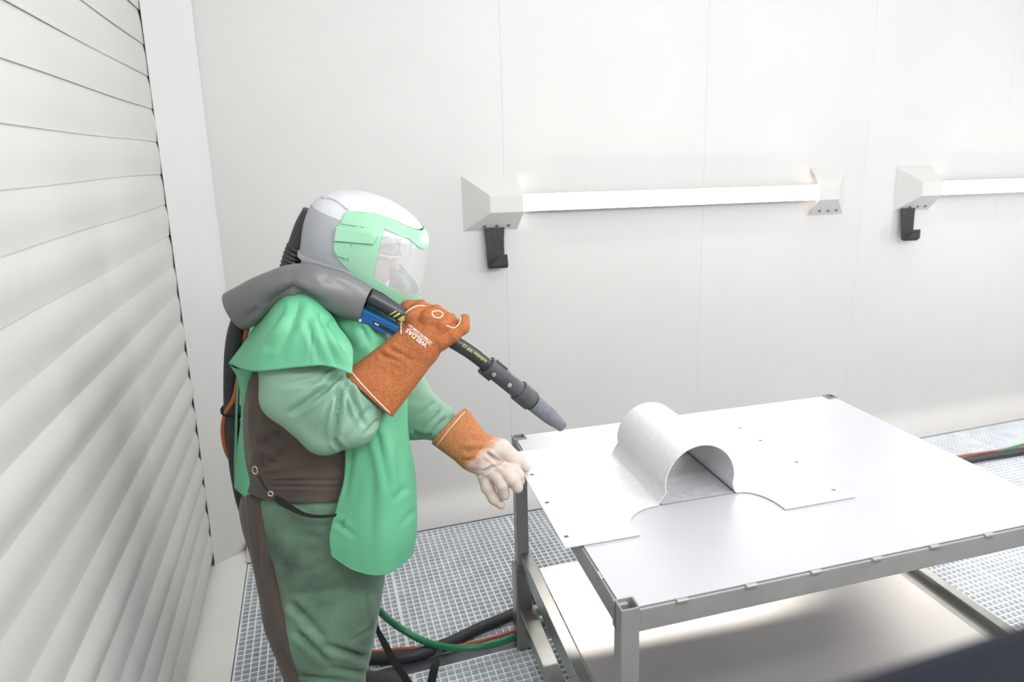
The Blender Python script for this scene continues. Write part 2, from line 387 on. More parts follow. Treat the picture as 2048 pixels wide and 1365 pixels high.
#@@TABLE
# ================================================================ work table
TA = math.radians(-2.6); TO = np.array([0.612, 1.303, 0.])
TU = np.array([math.cos(TA), math.sin(TA), 0]); TV = np.array([-math.sin(TA), math.cos(TA), 0])
def T(u, v, z): return TO+TU*u+TV*v+np.array([0, 0, z])
TW, TD, TH, LS = 1.455, 1.115, 0.902, 0.047
table = thing('work_table', 'grey square-tube steel work table with a pale blasted sheet top and a lower shelf', 'table', tuple(T(TW/2, TD/2, 0)))
def tbox(b, u0, u1, v0, v1, z0, z1, m=0): return b.obox(T(u0, v0, z0), TU*(u1-u0), TV*(v1-v0), (0, 0, z1-z0), m)
def square_tube(u0, v0, z0, z1, name='leg'):
    b = MB(); w = 0.004; s = LS
    out = [(0, 0), (s, 0), (s, s), (0, s)]; inn = [(w, w), (s-w, w), (s-w, s-w), (w, s-w)]
    v = [T(u0+x, v0+y, z0) for x, y in out]+[T(u0+x, v0+y, z1) for x, y in out]+[T(u0+x, v0+y, z1) for x, y in inn]+[T(u0+x, v0+y, z1-0.3) for x, y in inn]
    f = [(3, 2, 1, 0)]+[(i, (i+1) % 4, 4+(i+1) % 4, 4+i) for i in range(4)]+[(4+i, 4+(i+1) % 4, 8+(i+1) % 4, 8+i) for i in range(4)]
    f += [(8+i, 8+(i+1) % 4, 12+(i+1) % 4, 12+i) for i in range(4)]+[(12, 13, 14, 15)]
    b.add(v, f); return bevel(b.obj(name, M['steel'], table), 0.0025)
for u0 in (0, TW-LS):
    for v0 in (0, TD-LS): square_tube(u0, v0, 0.0, TH+0.006)
RH = 0.062
for (a, c, d, e, rh) in ((LS, TW-LS, 0.0, 0.03, RH), (LS, TW-LS, TD-0.03, TD, 0.016)):
    bevel(tbox(MB(), a, c, d+0.004, e-0.004, TH-rh-0.003, TH-0.004).obj('rail', M['steel'], table), 0.003)
for (a, c) in ((0.0, 0.03), (TW-0.03, TW)):
    bevel(tbox(MB(), a+0.003, c+0.003, LS-0.012, TD-LS, TH-RH-0.003, TH-0.004).obj('rail', M['steel'], table), 0.003)
# sheet top with its corners cut round the legs and small lugs resting on the rails
b = MB(); e = 0.010; c = LS+0.003
poly = [(c, e), (TW-c, e), (TW-c, c), (TW-e, c), (TW-e, TD-c), (TW-c, TD-c), (TW-c, TD-e), (c, TD-e), (c, TD-c), (e, TD-c), (e, c), (c, c)]
b.prism([T(x, y, TH-0.002) for x, y in poly], (0, 0, 0.003)); b.obj('top_sheet', M['tabletop'], table)
for i in range(7):
    u = 0.16+0.19*i; bevel(tbox(MB(), u-0.016, u+0.016, -0.001, 0.0098, TH-0.0075, TH+0.0008).obj('lug', M['steel'], table), 0.0015, 1)
for i in range(5):
    v0 = 0.16+0.2*i; bevel(tbox(MB(), 0.001, 0.0098, v0-0.016, v0+0.016, TH-0.0075, TH+0.0008).obj('lug', M['steel'], table), 0.0015, 1)
tbox(MB(), 0.0, 0.006, LS-0.012, LS+0.01, TH-RH-0.008, TH-0.002).obj('weld_plate', M['steel'], table)
# lower frame
ZS = 0.422
for (u0, u1) in ((0.012, 0.054), (TW-0.050, TW-0.010)):
    bevel(tbox(MB(), u0, u1, -0.02, TD-0.035, ZS-0.045, ZS).obj('shelf_rail', M['steel_dark'], table), 0.003)
    bevel(tbox(MB(), u0+0.006, u1-0.012, -0.02, TD-0.05, ZS-0.085, ZS-0.05).obj('shelf_rail', M['steel_dark'], table), 0.003)
    bevel(tbox(MB(), u0-0.012, u1+0.006, -0.02, TD-0.01, 0.14, 0.185).obj('base_rail', M['steel_dark'], table), 0.003)
bevel(tbox(MB(), 0.054, TW-0.05, TD-0.078, TD-0.038, ZS-0.20, ZS-0.16).obj('cross_rail', M['steel_dark'], table), 0.003)
bevel(tbox(MB(), 0.054, TW-0.05, TD-0.07, TD-0.04, 0.145, 0.18).obj('cross_rail', M['steel_dark'], table), 0.003)
b = MB(); sp = [(0.057, -0.02), (TW-0.135, -0.02), (TW-0.135, TD-0.16), (0.057, TD-0.16)]
b.prism([T(x, y, ZS-0.006) for x, y in sp], (0, 0, 0.004))
b.prism([T(TW-0.135, -0.02, ZS-0.006), T(TW-0.062, -0.02, ZS-0.030), T(TW-0.062, TD-0.16, ZS-0.030), T(TW-0.135, TD-0.16, ZS-0.006)], (0, 0, 0.004))
b.obj('shelf', M['shelf'], table)
for (u, v) in ((0.02, TD-0.03), (0.02, 0.03), (TW-0.03, TD-0.03), (TW-0.03, 0.03)):
    bevel(tbox(MB(), u-0.034, u+0.034, v-0.034, v+0.034, 0.0, 0.14 if v < 0.5 else ZS-0.05).obj('foot_post', M['steel_dark'], table), 0.006)

# ================================================================ workpiece: sheet with an arched tunnel
WA = math.radians(-2.9); WO = np.array([0.582, 1.602, 0.]); WU = np.array([math.cos(WA), math.sin(WA), 0]); WV = np.array([-math.sin(WA), math.cos(WA), 0])
ZT = TH+0.0030
def W(u, v, z): return WO+WU*u+WV*v+np.array([0, 0, ZT+z])
work = thing('formed_sheet', 'bent grey sheet metal workpiece with a raised round tunnel, lying on the table top', 'workpiece', tuple(W(0.46, 0.33, 0)))
th = 0.0032; SWU, SWV = 0.945, 0.655
A0, A1, V0, V1 = 0.350, 0.596, 0.138, 0.532                          # feet of the tunnel, its front and back ends
cx = (A0+A1)/2+0.008; r = 0.118; hc = 0.060; prof = []
prof += [(A0-0.020, 0.0), (A0-0.010, 0.0015), (A0-0.003, 0.008), (A0+0.002, 0.020), (cx-r+0.003, 0.040)]
for k in range(33):
    a = math.pi-math.pi*k/32; prof.append((cx+r*math.cos(a), hc+r*math.sin(a)))
prof += [(cx+r-0.004, 0.036), (A1+0.004, 0.016), (A1+0.008, 0.006), (A1+0.014, 0.001), (A1+0.022, 0.0)]
b = MB(); v = []; n = len(prof)
for (u, z) in prof:
    for vv in (V0, V1): v.append(W(u, vv, z+th/2))
o = mesh('tunnel', v, [f[::-1] for f in grid_faces(n, 2)], M['sheetmetal'], work, True); thick(o, th, 0)
MB().prism([W(A0+0.004, V0+0.004, 0.0005), W(A1+0.006, V0+0.004, 0.0005), W(A1+0.006, V1, 0.0005), W(A0+0.004, V1, 0.0005)], (0, 0, 0.002)).obj('added_floor_plate', M['plate_grey'], work)  # added plate, darkens the tunnel floor so the inside looks evenly grey
def flange(pts, holes, name):
    bm = bmesh.new(); vs = [bm.verts.new(W(u, vv, 0)) for u, vv in pts]; edges = [bm.edges.new((vs[i], vs[(i+1) % len(vs)])) for i in range(len(vs))]
    for (hu, hv) in holes:
        hs = [bm.verts.new(W(hu+0.0075*math.cos(a), hv+0.0075*math.sin(a), 0)) for a in np.linspace(0, 2*math.pi, 13)[:-1]]
        edges += [bm.edges.new((hs[i], hs[(i+1) % 12])) for i in range(12)]
    bmesh.ops.triangle_fill(bm, use_beauty=True, use_dissolve=False, edges=edges, normal=(0, 0, 1))
    for f in bm.faces:
        if f.normal.z < 0: f.normal_flip()
    vv = [np.array(q.co) for q in bm.verts]; ix = {q: i for i, q in enumerate(bm.verts)}; ff = [[ix[q] for q in f.verts] for f in bm.faces]; bm.free()
    o = mesh(name, vv, ff, M['sheetmetal'], work); thick(o, th, 1); return o
LE = A0-0.019; RE = A1+0.021
arcL = lambda v0, s: [(LE-0.115*math.sin(a), v0-s*0.095*(1-math.cos(a))) for a in np.linspace(0, math.pi/2, 9)]
arcR = lambda v0, s: [(RE+0.075*math.sin(a), v0-s*0.125*(1-math.cos(a))) for a in np.linspace(0, math.pi/2, 9)]
flange([(0, 0), (0.222, 0)]+arcL(V0, 1)[::-1]+arcL(V1, -1)+[(0.222, SWV), (0, SWV)], [(0.02, 0.055), (0.022, 0.26), (0.026, 0.46), (0.02, 0.60)], 'left_flange')
flange([(RE+0.075, 0), (SWU, 0), (SWU, SWV), (RE+0.075, SWV)]+arcR(V1, -1)[::-1]+arcR(V0, 1), [(0.908, 0.058), (0.922, 0.27), (0.908, 0.47), (0.9, 0.6)], 'right_flange')

#@@LAMPS
# ================================================================ wall lamps and hose hooks
def lamp(x0, x1, label):
    t = thing('wall_lamp', label, 'lamp', ((x0+x1)/2, 3.6, 1.72), 'tube lamps on the back wall')
    zc = 1.715; D = 0.105; hw, hf = 0.145, 0.045
    def housing(xo, xi, s):                   # xo outer wall edge, xi inner (tube side) edge; s=+1 when the outer side is left
        xf = xo+s*0.125; yw, yf = 3.594, 3.6-D
        P = {'ot': (xo, yw, zc+hw), 'ob': (xo, yw, zc-hw), 'it': (xi-s*0.01, yw, zc+hw), 'ib': (xi-s*0.01, yw, zc-hw),
             'oft': (xf, yf, zc+hf), 'ofb': (xf, yf, zc-hf), 'ift': (xi, yf, zc+hf), 'ifb': (xi, yf, zc-hf)}
        k = list(P); q = lambda *a: tuple(k.index(z) for z in a)
        F = [q('ot', 'oft', 'ift', 'it'), q('oft', 'ofb', 'ifb', 'ift'), q('ofb', 'ob', 'ib', 'ifb'), q('ot', 'ob', 'ofb', 'oft')]
        if s < 0: F = [f[::-1] for f in F]
        h = mesh('end_housing', list(P.values()), F, M['lampbody'], t); thick(h, 0.004, -1); bevel(h, 0.003)
        for i in range(3):
            xx = min(xo, xi)+0.11+0.065*i+(0 if s > 0 else -0.04); bz = 3.565
            zz = zc-hw+(3.594-bz)/D*(hw-hf)
            MB().tube([(xx, bz, zz+0.004), (xx, bz+0.003, zz-0.004)], 0.009, 10).obj('screw', M['hole'], h)
    housing(x0, x0+0.305, 1); housing(x1, x1-0.275, -1)
    MB().tube([(x0+0.25, 3.545, zc), (x1-0.22, 3.545, zc)], 0.037, 20).obj('light_tube', M['tube'], t, True)
    v = []; na = 13                                    # trough reflector between tube and wall
    for x in (x0+0.20, x1-0.18):
        for j in range(na):
            a = math.radians(-116+232*j/(na-1)); v.append((x, 3.545+0.048*math.cos(a), zc+0.048*math.sin(a)))
    thick(mesh('reflector', v, [f[::-1] for f in grid_faces(2, na)], M['lampbody'], t, True), 0.002)
    mb = MB(); mb.box(x0+0.30, x1-0.27, 3.592, 3.599, zc-0.015, zc+0.015); mb.obj('back_plate', M['lampbody'], t)
lamp(0.755, 3.215, 'long white tube lamp on the back wall, whole length in view right of the helmet')
lamp(3.63, 6.09, 'white tube lamp cut off by the right edge of the photo')
def hook(x, z, s, label, ang):
    t = thing('hose_hook', label, 'hook', (x, 3.59, z-0.2), 'black hooks under the lamps')
    y0 = 3.55; c, sn = math.cos(ang), math.sin(ang)
    def rot(dx, y): return (x+dx*c-(y-y0)*sn*1.0, y0+dx*sn+(y-y0)*c)
    b = MB(); w = 0.053*s
    def strip(pts, wl, wr):
        v = []
        for (y, zz), l, r_ in zip(pts, wl, wr):
            for d in (-l, r_):
                a = rot(d, y); v.append((a[0], a[1], zz))
        return v
    pts = [(y0+0.012, z), (y0+0.006, z-0.06), (y0, z-0.19), (y0-0.008, z-0.204)]
    o = mesh('strap', strip(pts, [w*1.05, w*0.95, w*0.88, w*0.88], [w*1.05, w*0.92, w*0.9, w*0.98]), grid_faces(4, 2), M['felt'], t); thick(o, 0.006)
    pts = [(y0-0.008, z-0.204), (y0-0.035, z-0.208), (y0-0.062, z-0.19), (y0-0.066, z-0.135)]
    o = mesh('lip', strip(pts, [w*0.88, w*0.9, w*0.75, w*0.02], [w*0.98, w*1.0, w*0.95, w*0.85]), grid_faces(4, 2), M['felt'], t); thick(o, 0.006)
hook(0.915, 1.588, 1.0, 'black hook strap hanging below the lamp nearest the worker', 0.0)
hook(3.72, 1.590, 0.95, 'black hook strap hanging below the lamp at the right edge', -0.12)

#@@WORKER
# ================================================================ the worker
GP = 2.10                                                             # distance of the worker's middle plane
foot = V(690, 1500, GP); foot[2] = 0.0
worker = thing('person', 'person in green and brown protective overalls and blasting helmet, standing left of the table', 'person', tuple(foot))
def C3(L): return L
def ring_loft(rows, n, nth, split=True):
    """rows: (image y or ('z', z), left x, right x, distance, half thickness, split x) -> verts, faces, material ids"""
    K = []
    for (y, xl, xr, g, hg, xb) in rows:
        xb = 1116-(1116-xb)/(1+0.8*hg/g)
        L, R_ = V(xl, y, g), V(xr, y, g); f = np.clip((2*(xb-xl)/(xr-xl))-1, -0.999, 0.999)
        K.append(np.concatenate([L, R_, [hg, math.acos(f)]]))
    K = cr(K, n); v = []; na = nth//2; nb_ = nth//4
    for k in K:
        L, R_, hg, tb = k[:3], k[3:6], k[6], k[7]; mid = (L+R_)/2; a = (R_-L)/2
        th_ = np.concatenate([np.linspace(0, tb, nb_, endpoint=False), np.linspace(tb, math.pi, nb_, endpoint=False)])
        th_ = np.concatenate([th_, 2*math.pi-np.concatenate([[math.pi], th_[1:][::-1]])])
        for q in th_:
            c, s_ = math.cos(q), math.sin(q); e = 0.86
            v.append(mid+a*np.sign(c)*abs(c)**e-BX*hg*np.sign(s_)*abs(s_)**e)
    v = np.array(v); f = grid_faces(n, nth, True); mids = []
    for i in range(n-1):
        for j in range(nth): mids.append(1 if nb_ <= j < nth-nb_ else 0)
    f = f+[tuple(range(nth)), tuple((n-1)*nth+j for j in range(nth))[::-1]]; mids += [1, 1]
    return v, f, mids
def loft_normals(v, n, nth):
    G = v.reshape(n, nth, 3); a = np.gradient(G, axis=0); b = np.roll(G, -1, 1)-np.roll(G, 1, 1); nn = np.cross(b, a)
    nn /= np.maximum(np.linalg.norm(nn, axis=2), 1e-9)[..., None]; c = G.mean(1, keepdims=True)
    s_ = np.sign(((G-c)*nn).sum(2, keepdims=True)); s_[s_ == 0] = 1
    return (nn*s_).reshape(-1, 3)

# ---- the body: one continuous figure under the clothes
HC = V(735, 500, GP); hs = mpp(HC)
he1 = norm(V(735+94.5, 500+32.6, GP)-HC); he2 = norm(V(735+32.6, 500-94.5, GP)-HC); he3 = BX
def Hd(a, h, c=0): return HC+hs*(a*he1+h*he2+c*he3)                     # helmet and head frame, in units of hs
SHR, ELR, WRR = V(598, 690, 1.93), V(650, 838, 1.90), V(808, 700, 1.94)
SHL, ELL, WRL = V(770, 720, 2.26), V(808, 825, 2.23), V(950, 898, 2.10)
fz = lambda x, g, z: V(x, 1500, g)*np.array([1, 1, 0])+np.array([0, 0, z])
HIPR, KNR, ANR = V(640, 1020, 2.045), V(665, 1330, 1.98), fz(682, 1.98, 0.09)
HIPL, KNL, ANL = V(650, 1020, 2.17), V(690, 1310, 2.20), fz(700, 2.20, 0.09)
def body_field(P):
    E = [he1, he2, he3]
    f = sd_ell(P, Hd(-16, 22), E, np.array([63, 62, 50])*hs)
    f = smin(f, sd_ell(P, Hd(14, -32), E, np.array([40, 48, 40])*hs), 0.035)
    f = smin(f, sd_cone(P, Hd(46, -66), Hd(30, -62), 10*hs, 16*hs), 0.025)
    f = smin(f, sd_cone(P, Hd(50, 8), Hd(64, -16), 6*hs, 9*hs), 0.012)                      # nose
    f = smin(f, sd_cone(P, Hd(47, 16, -24), Hd(47, 16, 24), 8*hs, 8*hs), 0.02)             # brow
    f = smin(f, sd_cone(P, Hd(52, -38, -9), Hd(52, -38, 9), 5*hs, 5*hs), 0.008)            # mouth
    f = smin(f, sd_cone(P, Hd(51, -47, -7), Hd(51, -47, 7), 5*hs, 5*hs), 0.006)
    for s_ in (-1, 1):
        f = smin(f, sd_ell(P, Hd(-12, -6, 44*s_), E, np.array([13, 20, 9])*hs), 0.012)     # ears
    ne = V(690, 640, GP)
    f = smin(f, sd_cone(P, Hd(-18, -30), ne, 0.062, 0.068), 0.05)
    f = smin(f, sd_cone(P, V(640, 700, GP-0.1), V(650, 700, GP+0.1), 0.09, 0.09), 0.1)
    f = smin(f, sd_cone(P, V(645, 740, GP), V(632, 960, GP), 0.13, 0.115), 0.08)
    f = smin(f, sd_cone(P, V(632, 1000, GP-0.03), V(640, 1000, GP+0.03), 0.11, 0.11), 0.05)
    for a, b_, c, r1, r2, r3, h_ in ((SHR, ELR, WRR, 0.062, 0.048, 0.034, V(870, 668, 1.935)), (SHL, ELL, WRL, 0.062, 0.048, 0.034, V(992, 925, 2.10))):
        f = smin(f, sd_cone(P, a, b_, r1, r2), 0.04); f = smin(f, sd_cone(P, b_, c, r2, r3), 0.03)
        f = smin(f, sd_cone(P, c, h_, r3, 0.026), 0.03)
    for a, b_, c in ((HIPR, KNR, ANR), (HIPL, KNL, ANL)):
        f = smin(f, sd_cone(P, a, b_, 0.080, 0.062), 0.03); f = smin(f, sd_cone(P, b_, c, 0.062, 0.044), 0.03)
        f = smin(f, sd_cone(P, c-np.array([0, 0, 0.045]), c+AX*0.14-np.array([0, 0, 0.055]), 0.035, 0.03), 0.03)
    return f
bmn = np.min([V(480, 700, 1.85), ANR, ANL, V(480, 900, 2.3), WRR], 0)-0.12
bmx = np.max([V(1030, 900, 2.30), Hd(0, 90), V(860, 700, 1.85), ANR+AX*0.2], 0)+0.08; bmn[2] = 0.0
v, f = surface(body_field, bmn, bmx, 0.0085)
body = mesh('body', v, f, M['skin'], worker, True)
for s_ in (-1, 1):
    v, f = surface(lambda P: sd_ell(P, Hd(48, 4, 19*s_), [he1, he2, he3], np.array([6, 6, 9])*hs), Hd(48, 4, 19*s_)-0.02, Hd(48, 4, 19*s_)+0.02, 0.003)
    mesh('eye', v, f, M['eye'], body, True)
def hair_field(P):
    f = sd_ell(P, Hd(-18, 26), [he1, he2, he3], np.array([65, 64, 53])*hs)
    return np.maximum(f, ((P-Hd(30, 38)) @ (he1*0.75-he2*0.65)))
v, f = surface(hair_field, Hd(-18, 26)-0.13, Hd(-18, 26)+0.13, 0.007); mesh('hair', v, f, M['hair'], body, True)
# safety glasses
gl = MB()
for s_ in (-1, 1):
    gl.tube(cr([Hd(-10, 4, 52*s_), Hd(25, 7, 50*s_), Hd(54, 9, 38*s_)], 8), 2.4*hs, 8)
    gl.tube(cr([Hd(54, 9, 38*s_), Hd(62, 10, 20*s_), Hd(66, 8, 3*s_)], 8), 1.8*hs, 8)
gl.obj('safety_glasses', M['eye'], worker, True)

# ---- coverall: torso, then the two trouser legs and the sleeves
NT = 132
rows = [(640, 560, 770, 2.10, 0.12, 770), (675, 528, 792, 2.10, 0.20, 792), (740, 503, 800, 2.10, 0.205, 800), (830, 497, 795, 2.10, 0.195, 795),
        (900, 500, 788, 2.10, 0.185, 788), (930, 505, 778, 2.10, 0.180, 778), (950, 502, 777, 2.10, 0.185, 777)]
v, f, mi = ring_loft(rows, 130, NT); N = loft_normals(v, 130, NT)
tor = [((513, 938), (535, 862), 0.020, 0.008), ((516, 940), (566, 850), 0.022, 0.008), ((520, 944), (600, 872), 0.016, 0.008), ((518, 936), (548, 800), 0.012, 0.009),
       ((522, 952), (640, 935), 0.009, 0.008), ((530, 962), (700, 962), 0.010, 0.007), ((530, 972), (700, 974), 0.008, 0.006), ((600, 905), (700, 940), 0.008, 0.012), ((510, 800), (514, 930), 0.012, 0.008)]
v = crease(v, N, C3(tor)); v += N*wob(v, 0.003, 28, 3)[:, None]
mesh('coverall_top', v, f, M['brown'], worker, True)
legR = [(925, 522, 765, 2.10, 0.150, 534), (952, 506, 772, 2.10, 0.166, 534), (970, 496, 776, 2.10, 0.177, 534), (1000, 489, 777, 2.10, 0.178, 537), (1040, 494, 778, 2.08, 0.165, 545), (1093, 509, 776, 2.06, 0.15, 557), (1146, 519, 770, 2.04, 0.135, 568),
        (1190, 527, 764, 2.02, 0.128, 577), (1235, 534, 756, 2.00, 0.12, 586), (1289, 553, 747, 1.99, 0.112, 599), (1335, 569, 737, 1.98, 0.106, 606), (1365, 579, 729, 1.98, 0.102, 612),
        (1440, 600, 730, 1.98, 0.096, 628), (1540, 622, 738, 1.98, 0.09, 645), (1640, 630, 742, 1.98, 0.09, 650)]
v, f, mi = ring_loft(legR, 170, NT); N = loft_normals(v, 170, NT)
lf = [((580, 1205, 1.90), (655, 1285, 1.88), 0.024, 0.012), ((735, 1318, 1.90), (640, 1288, 1.88), 0.024, 0.011), ((590, 1262, 1.89), (672, 1338, 1.88), 0.018, 0.010),
      ((736, 1348, 1.90), (650, 1336, 1.88), 0.014, 0.009), ((733, 1190, 1.93), (738, 1258, 1.93), 0.018, 0.008), ((742, 1258, 1.93), (705, 1282, 1.92), 0.016, 0.007),
      ((610, 1070, 1.92), (700, 1092, 1.91), 0.008, 0.012), ((592, 1155, 1.92), (690, 1105, 1.91), 0.008, 0.014), ((590, 1195, 1.92), (715, 1172, 1.91), 0.009, 0.015),
      ((513, 968, 1.97), (532, 1110, 1.95), 0.015, 0.008), ((523, 968, 1.96), (552, 1130, 1.94), 0.013, 0.007), ((505, 970, 1.98), (520, 1140, 1.97), 0.013, 0.008),
      ((535, 1110, 1.95), (572, 1262, 1.92), 0.010, 0.010), ((560, 985, 1.93), (640, 1035, 1.91), 0.009, 0.012), ((700, 990, 1.93), (630, 1020, 1.92), 0.008, 0.012), ((595, 1352, 1.9), (700, 1365, 1.89), 0.014, 0.008),
      ((560, 1290, 1.92), (600, 1365, 1.91), 0.008, 0.010), ((690, 1120, 1.91), (720, 1260, 1.91), 0.006, 0.014)]
v = crease(v, N, C3(lf)); v += N*wob(v, 0.0032, 30, 8)[:, None]
mesh('trouser_leg', v, f, [M['trouser'], M['brown']], worker, True, mi)
legL = [(1010, 520, 765, 2.16, 0.10, 560), (1090, 530, 766, 2.18, 0.115, 575), (1190, 556, 756, 2.20, 0.11, 595), (1290, 580, 742, 2.21, 0.1, 615), (1365, 600, 728, 2.21, 0.095, 630), (1450, 618, 735, 2.21, 0.09, 645), (1560, 640, 742, 2.21, 0.09, 660)]
v, f, mi = ring_loft(legL, 50, NT); mesh('trouser_leg', v, f, [M['trouser'], M['brown']], worker, True, mi)
for an in (ANR, ANL):
    def boot(P, an=an):
        b0 = an-np.array([0, 0, 0.09])
        f = sd_cone(P, b0+np.array([0, 0, 0.16])+AX*0.0, b0+np.array([0, 0, 0.06])-AX*0.01, 0.058, 0.055)
        f = smin(f, sd_cone(P, b0+AX*0.02+np.array([0, 0, 0.055]), b0+AX*0.2+np.array([0, 0, 0.04]), 0.056, 0.046), 0.04)
        return np.maximum(f, 0.002-P[..., 2])
    v, f = surface(boot, np.minimum(an, an+AX*0.25)-np.array([0.1, 0.1, 0.1]), np.maximum(an, an+AX*0.25)+np.array([0.1, 0.1, 0.14]), 0.009)
    mesh('boot', v, f, M['boot'], worker, True)
# sleeves
def sleeve(name, fld, mn, mx, folds, seed):
    v, f = surface(fld, mn, mx, 0.0045)
    e = 0.004; g = np.stack([fld(v+e*np.eye(3)[i])-fld(v-e*np.eye(3)[i]) for i in range(3)], 1); N = g/np.maximum(np.linalg.norm(g, axis=1), 1e-9)[:, None]
    v = crease(v, N, C3(folds)); v += N*wob(v, 0.0025, 32, seed)[:, None]
    return mesh(name, v, f, M['sleeve'], worker, True)
RS0, RS1, RS2, RS3 = V(598, 690, 1.93), V(603, 772, 1.885), V(648, 828, 1.868), V(735, 800, 1.885)
def fr(P):
    f = sd_cone(P, RS0, V(605, 745, 1.90), 0.105, 0.105)
    A_, B_, C_, D_ = V(578, 742, 1.86), V(577, 792, 1.852), V(652, 860, 1.852), V(706, 846, 1.858)
    f = smin(f, sd_cone(P, A_, B_, 0.076, 0.074), 0.03); f = smin(f, sd_cone(P, B_, C_, 0.074, 0.068), 0.015)
    f = smin(f, sd_cone(P, C_, D_, 0.068, 0.066), 0.012); f = smin(f, sd_cone(P, D_, RS3, 0.066, 0.052), 0.02)
    f = smin(f, sd_cone(P, V(610, 765, 1.868), V(680, 808, 1.868), 0.102, 0.098), 0.025)
    return smin(f, sd_cone(P, V(680, 808, 1.868), RS3, 0.095, 0.058), 0.03)
fold = [((684, 750), (578, 832), 0.026, 0.011), ((684, 757), (667, 884), 0.030, 0.010), ((691, 762), (732, 856), 0.022, 0.008), ((702, 760), (764, 818), 0.018, 0.007),
        ((688, 760), (700, 846), 0.016, 0.006), ((667, 880), (688, 905), 0.010, 0.008), ((684, 750), (630, 768), 0.016, 0.008), ((677, 768), (640, 862), 0.012, 0.008),
        ((655, 752), (556, 772), 0.008, 0.010), ((740, 815), (700, 882), 0.008, 0.010), ((760, 840), (725, 872), 0.008, 0.007)]
pts = np.array([RS0, RS1, RS2, RS3]); sleeve('right_sleeve', fr, pts.min(0)-0.16, pts.max(0)+0.15, fold, 5)
LS0, LS1, LS2, LS3 = SHL, V(797, 775, 2.25), V(818, 822, 2.225), V(915, 862, 2.128)
def fl(P):
    f = sd_cone(P, LS0, LS1, 0.09, 0.082); f = smin(f, sd_cone(P, LS1, LS2, 0.082, 0.085), 0.04)
    return smin(f, sd_cone(P, LS2, V(872, 843, 2.16), 0.084, 0.066), 0.05); f = smin(f, sd_cone(P, V(872, 843, 2.16), LS3, 0.066, 0.044), 0.02)
fold = [((880, 815, 2.09), (820, 865, 2.14), 0.014, 0.010), ((895, 835, 2.08), (845, 888, 2.12), 0.012, 0.008), ((870, 805, 2.10), (810, 800, 2.16), 0.008, 0.012), ((826, 870, 2.14), (870, 880, 2.12), 0.010, 0.009)]
pts = np.array([LS0, LS1, LS2, LS3]); sleeve('left_sleeve', fl, pts.min(0)-0.12, pts.max(0)+0.12, fold, 6)

# ---- green cape: bib in front, shoulder cape, far shoulder, back flap, collar
cape = thing('tmp', '-', '-', tuple(foot)); bpy.data.objects.remove(cape)
def sheet(name, rows, nu, nv, m, parent, folds=(), amp=0.0025, fq=18, seed=1, th_=0.003, flip=False, hem=None):
    P = patch([Vl(r_) for r_ in rows], nu, nv); N = normals_grid(P, nu, nv)
    if (N @ -BX).mean() < 0: N = -N
    P = crease(P, N, C3(folds)); P = P+N*wob(P, amp, fq, seed)[:, None]
    o = mesh(name, P, grid_faces(nu, nv), m, parent, True); thick(o, th_, 0)
    if hem:
        G = P.reshape(nu, nv, 3); edge = {'b': G[-1], 'l': G[:, 0], 'r': G[:, -1], 't': G[0]}
        for h_ in hem:
            e = edge[h_]; mb = MB(); mb.tube(e, 0.0026, 6); mb.obj('hem', M['piping'], o, True)
    return o
bib = [[(648, 598, 1.99), (690, 612, 1.93), (735, 640, 1.93), (782, 645, 2.03), (760, 640, 2.20)],
       [(655, 660, 1.97), (700, 668, 1.925), (750, 680, 1.925), (796, 690, 2.03), (775, 690, 2.22)],
       [(668, 760, 1.93), (712, 765, 1.905), (765, 770, 1.905), (812, 770, 2.03), (790, 770, 2.22)],
       [(690, 860, 1.905), (730, 858, 1.895), (775, 858, 1.90), (816, 860, 2.03), (795, 860, 2.20)],
       [(690, 950, 1.905), (730, 950, 1.890), (782, 948, 1.895), (830, 945, 2.02), (808, 945, 2.19)],
       [(676, 1010, 1.895), (722, 1012, 1.880), (782, 1010, 1.885), (833, 1005, 2.00), (812, 1005, 2.16)],
       [(661, 1068, 1.88), (712, 1085, 1.862), (780, 1085, 1.868), (832, 1062, 1.98), (815, 1050, 2.12)],
       [(664, 1112, 1.872), (712, 1142, 1.855), (772, 1148, 1.862), (824, 1108, 1.965), (812, 1092, 2.08)]]
bf = [((745, 900, 1.895), (742, 1130, 1.858), 0.006, 0.016), ((800, 880, 1.93), (806, 1050, 1.90), 0.008, 0.014), ((705, 890, 1.895), (690, 1000, 1.885), 0.006, 0.010), ((752, 860, 1.895), (783, 1005, 1.885), 0.009, 0.012), ((783, 1005, 1.885), (770, 1080, 1.87), 0.004, 0.014), ((690, 1040, 1.885), (672, 1060, 1.88), 0.008, 0.006),
      ((672, 1045, 1.885), (715, 1075, 1.868), 0.007, 0.008), ((735, 900, 1.893), (715, 1010, 1.88), 0.004, 0.014), ((815, 975, 1.93), (775, 1010, 1.885), 0.006, 0.010),
      ((828, 1020, 1.98), (800, 1055, 1.90), 0.006, 0.008), ((668, 655, 1.95), (712, 705, 1.92), 0.010, 0.012), ((720, 650, 1.925), (745, 700, 1.92), 0.008, 0.012), ((735, 700, 1.92), (700, 730, 1.91), 0.007, 0.01)]
cp = sheet('cape_bib', bib, 80, 48, M['cape'], worker, bf, 0.0022, 16, 2, hem='bl')
sh = [[(563, 588, 2.05), (590, 574, 1.985), (612, 572, 1.955), (632, 582, 1.95), (650, 606, 1.95)],
      [(532, 624, 2.0), (568, 596, 1.90), (608, 606, 1.85), (642, 630, 1.84), (672, 652, 1.875)],
      [(494, 680, 1.98), (540, 664, 1.81), (604, 664, 1.775), (656, 678, 1.775), (702, 698, 1.83)],
      [(459, 727, 1.975), (508, 742, 1.79), (602, 733, 1.752), (655, 731, 1.768), (704, 748, 1.80)]]
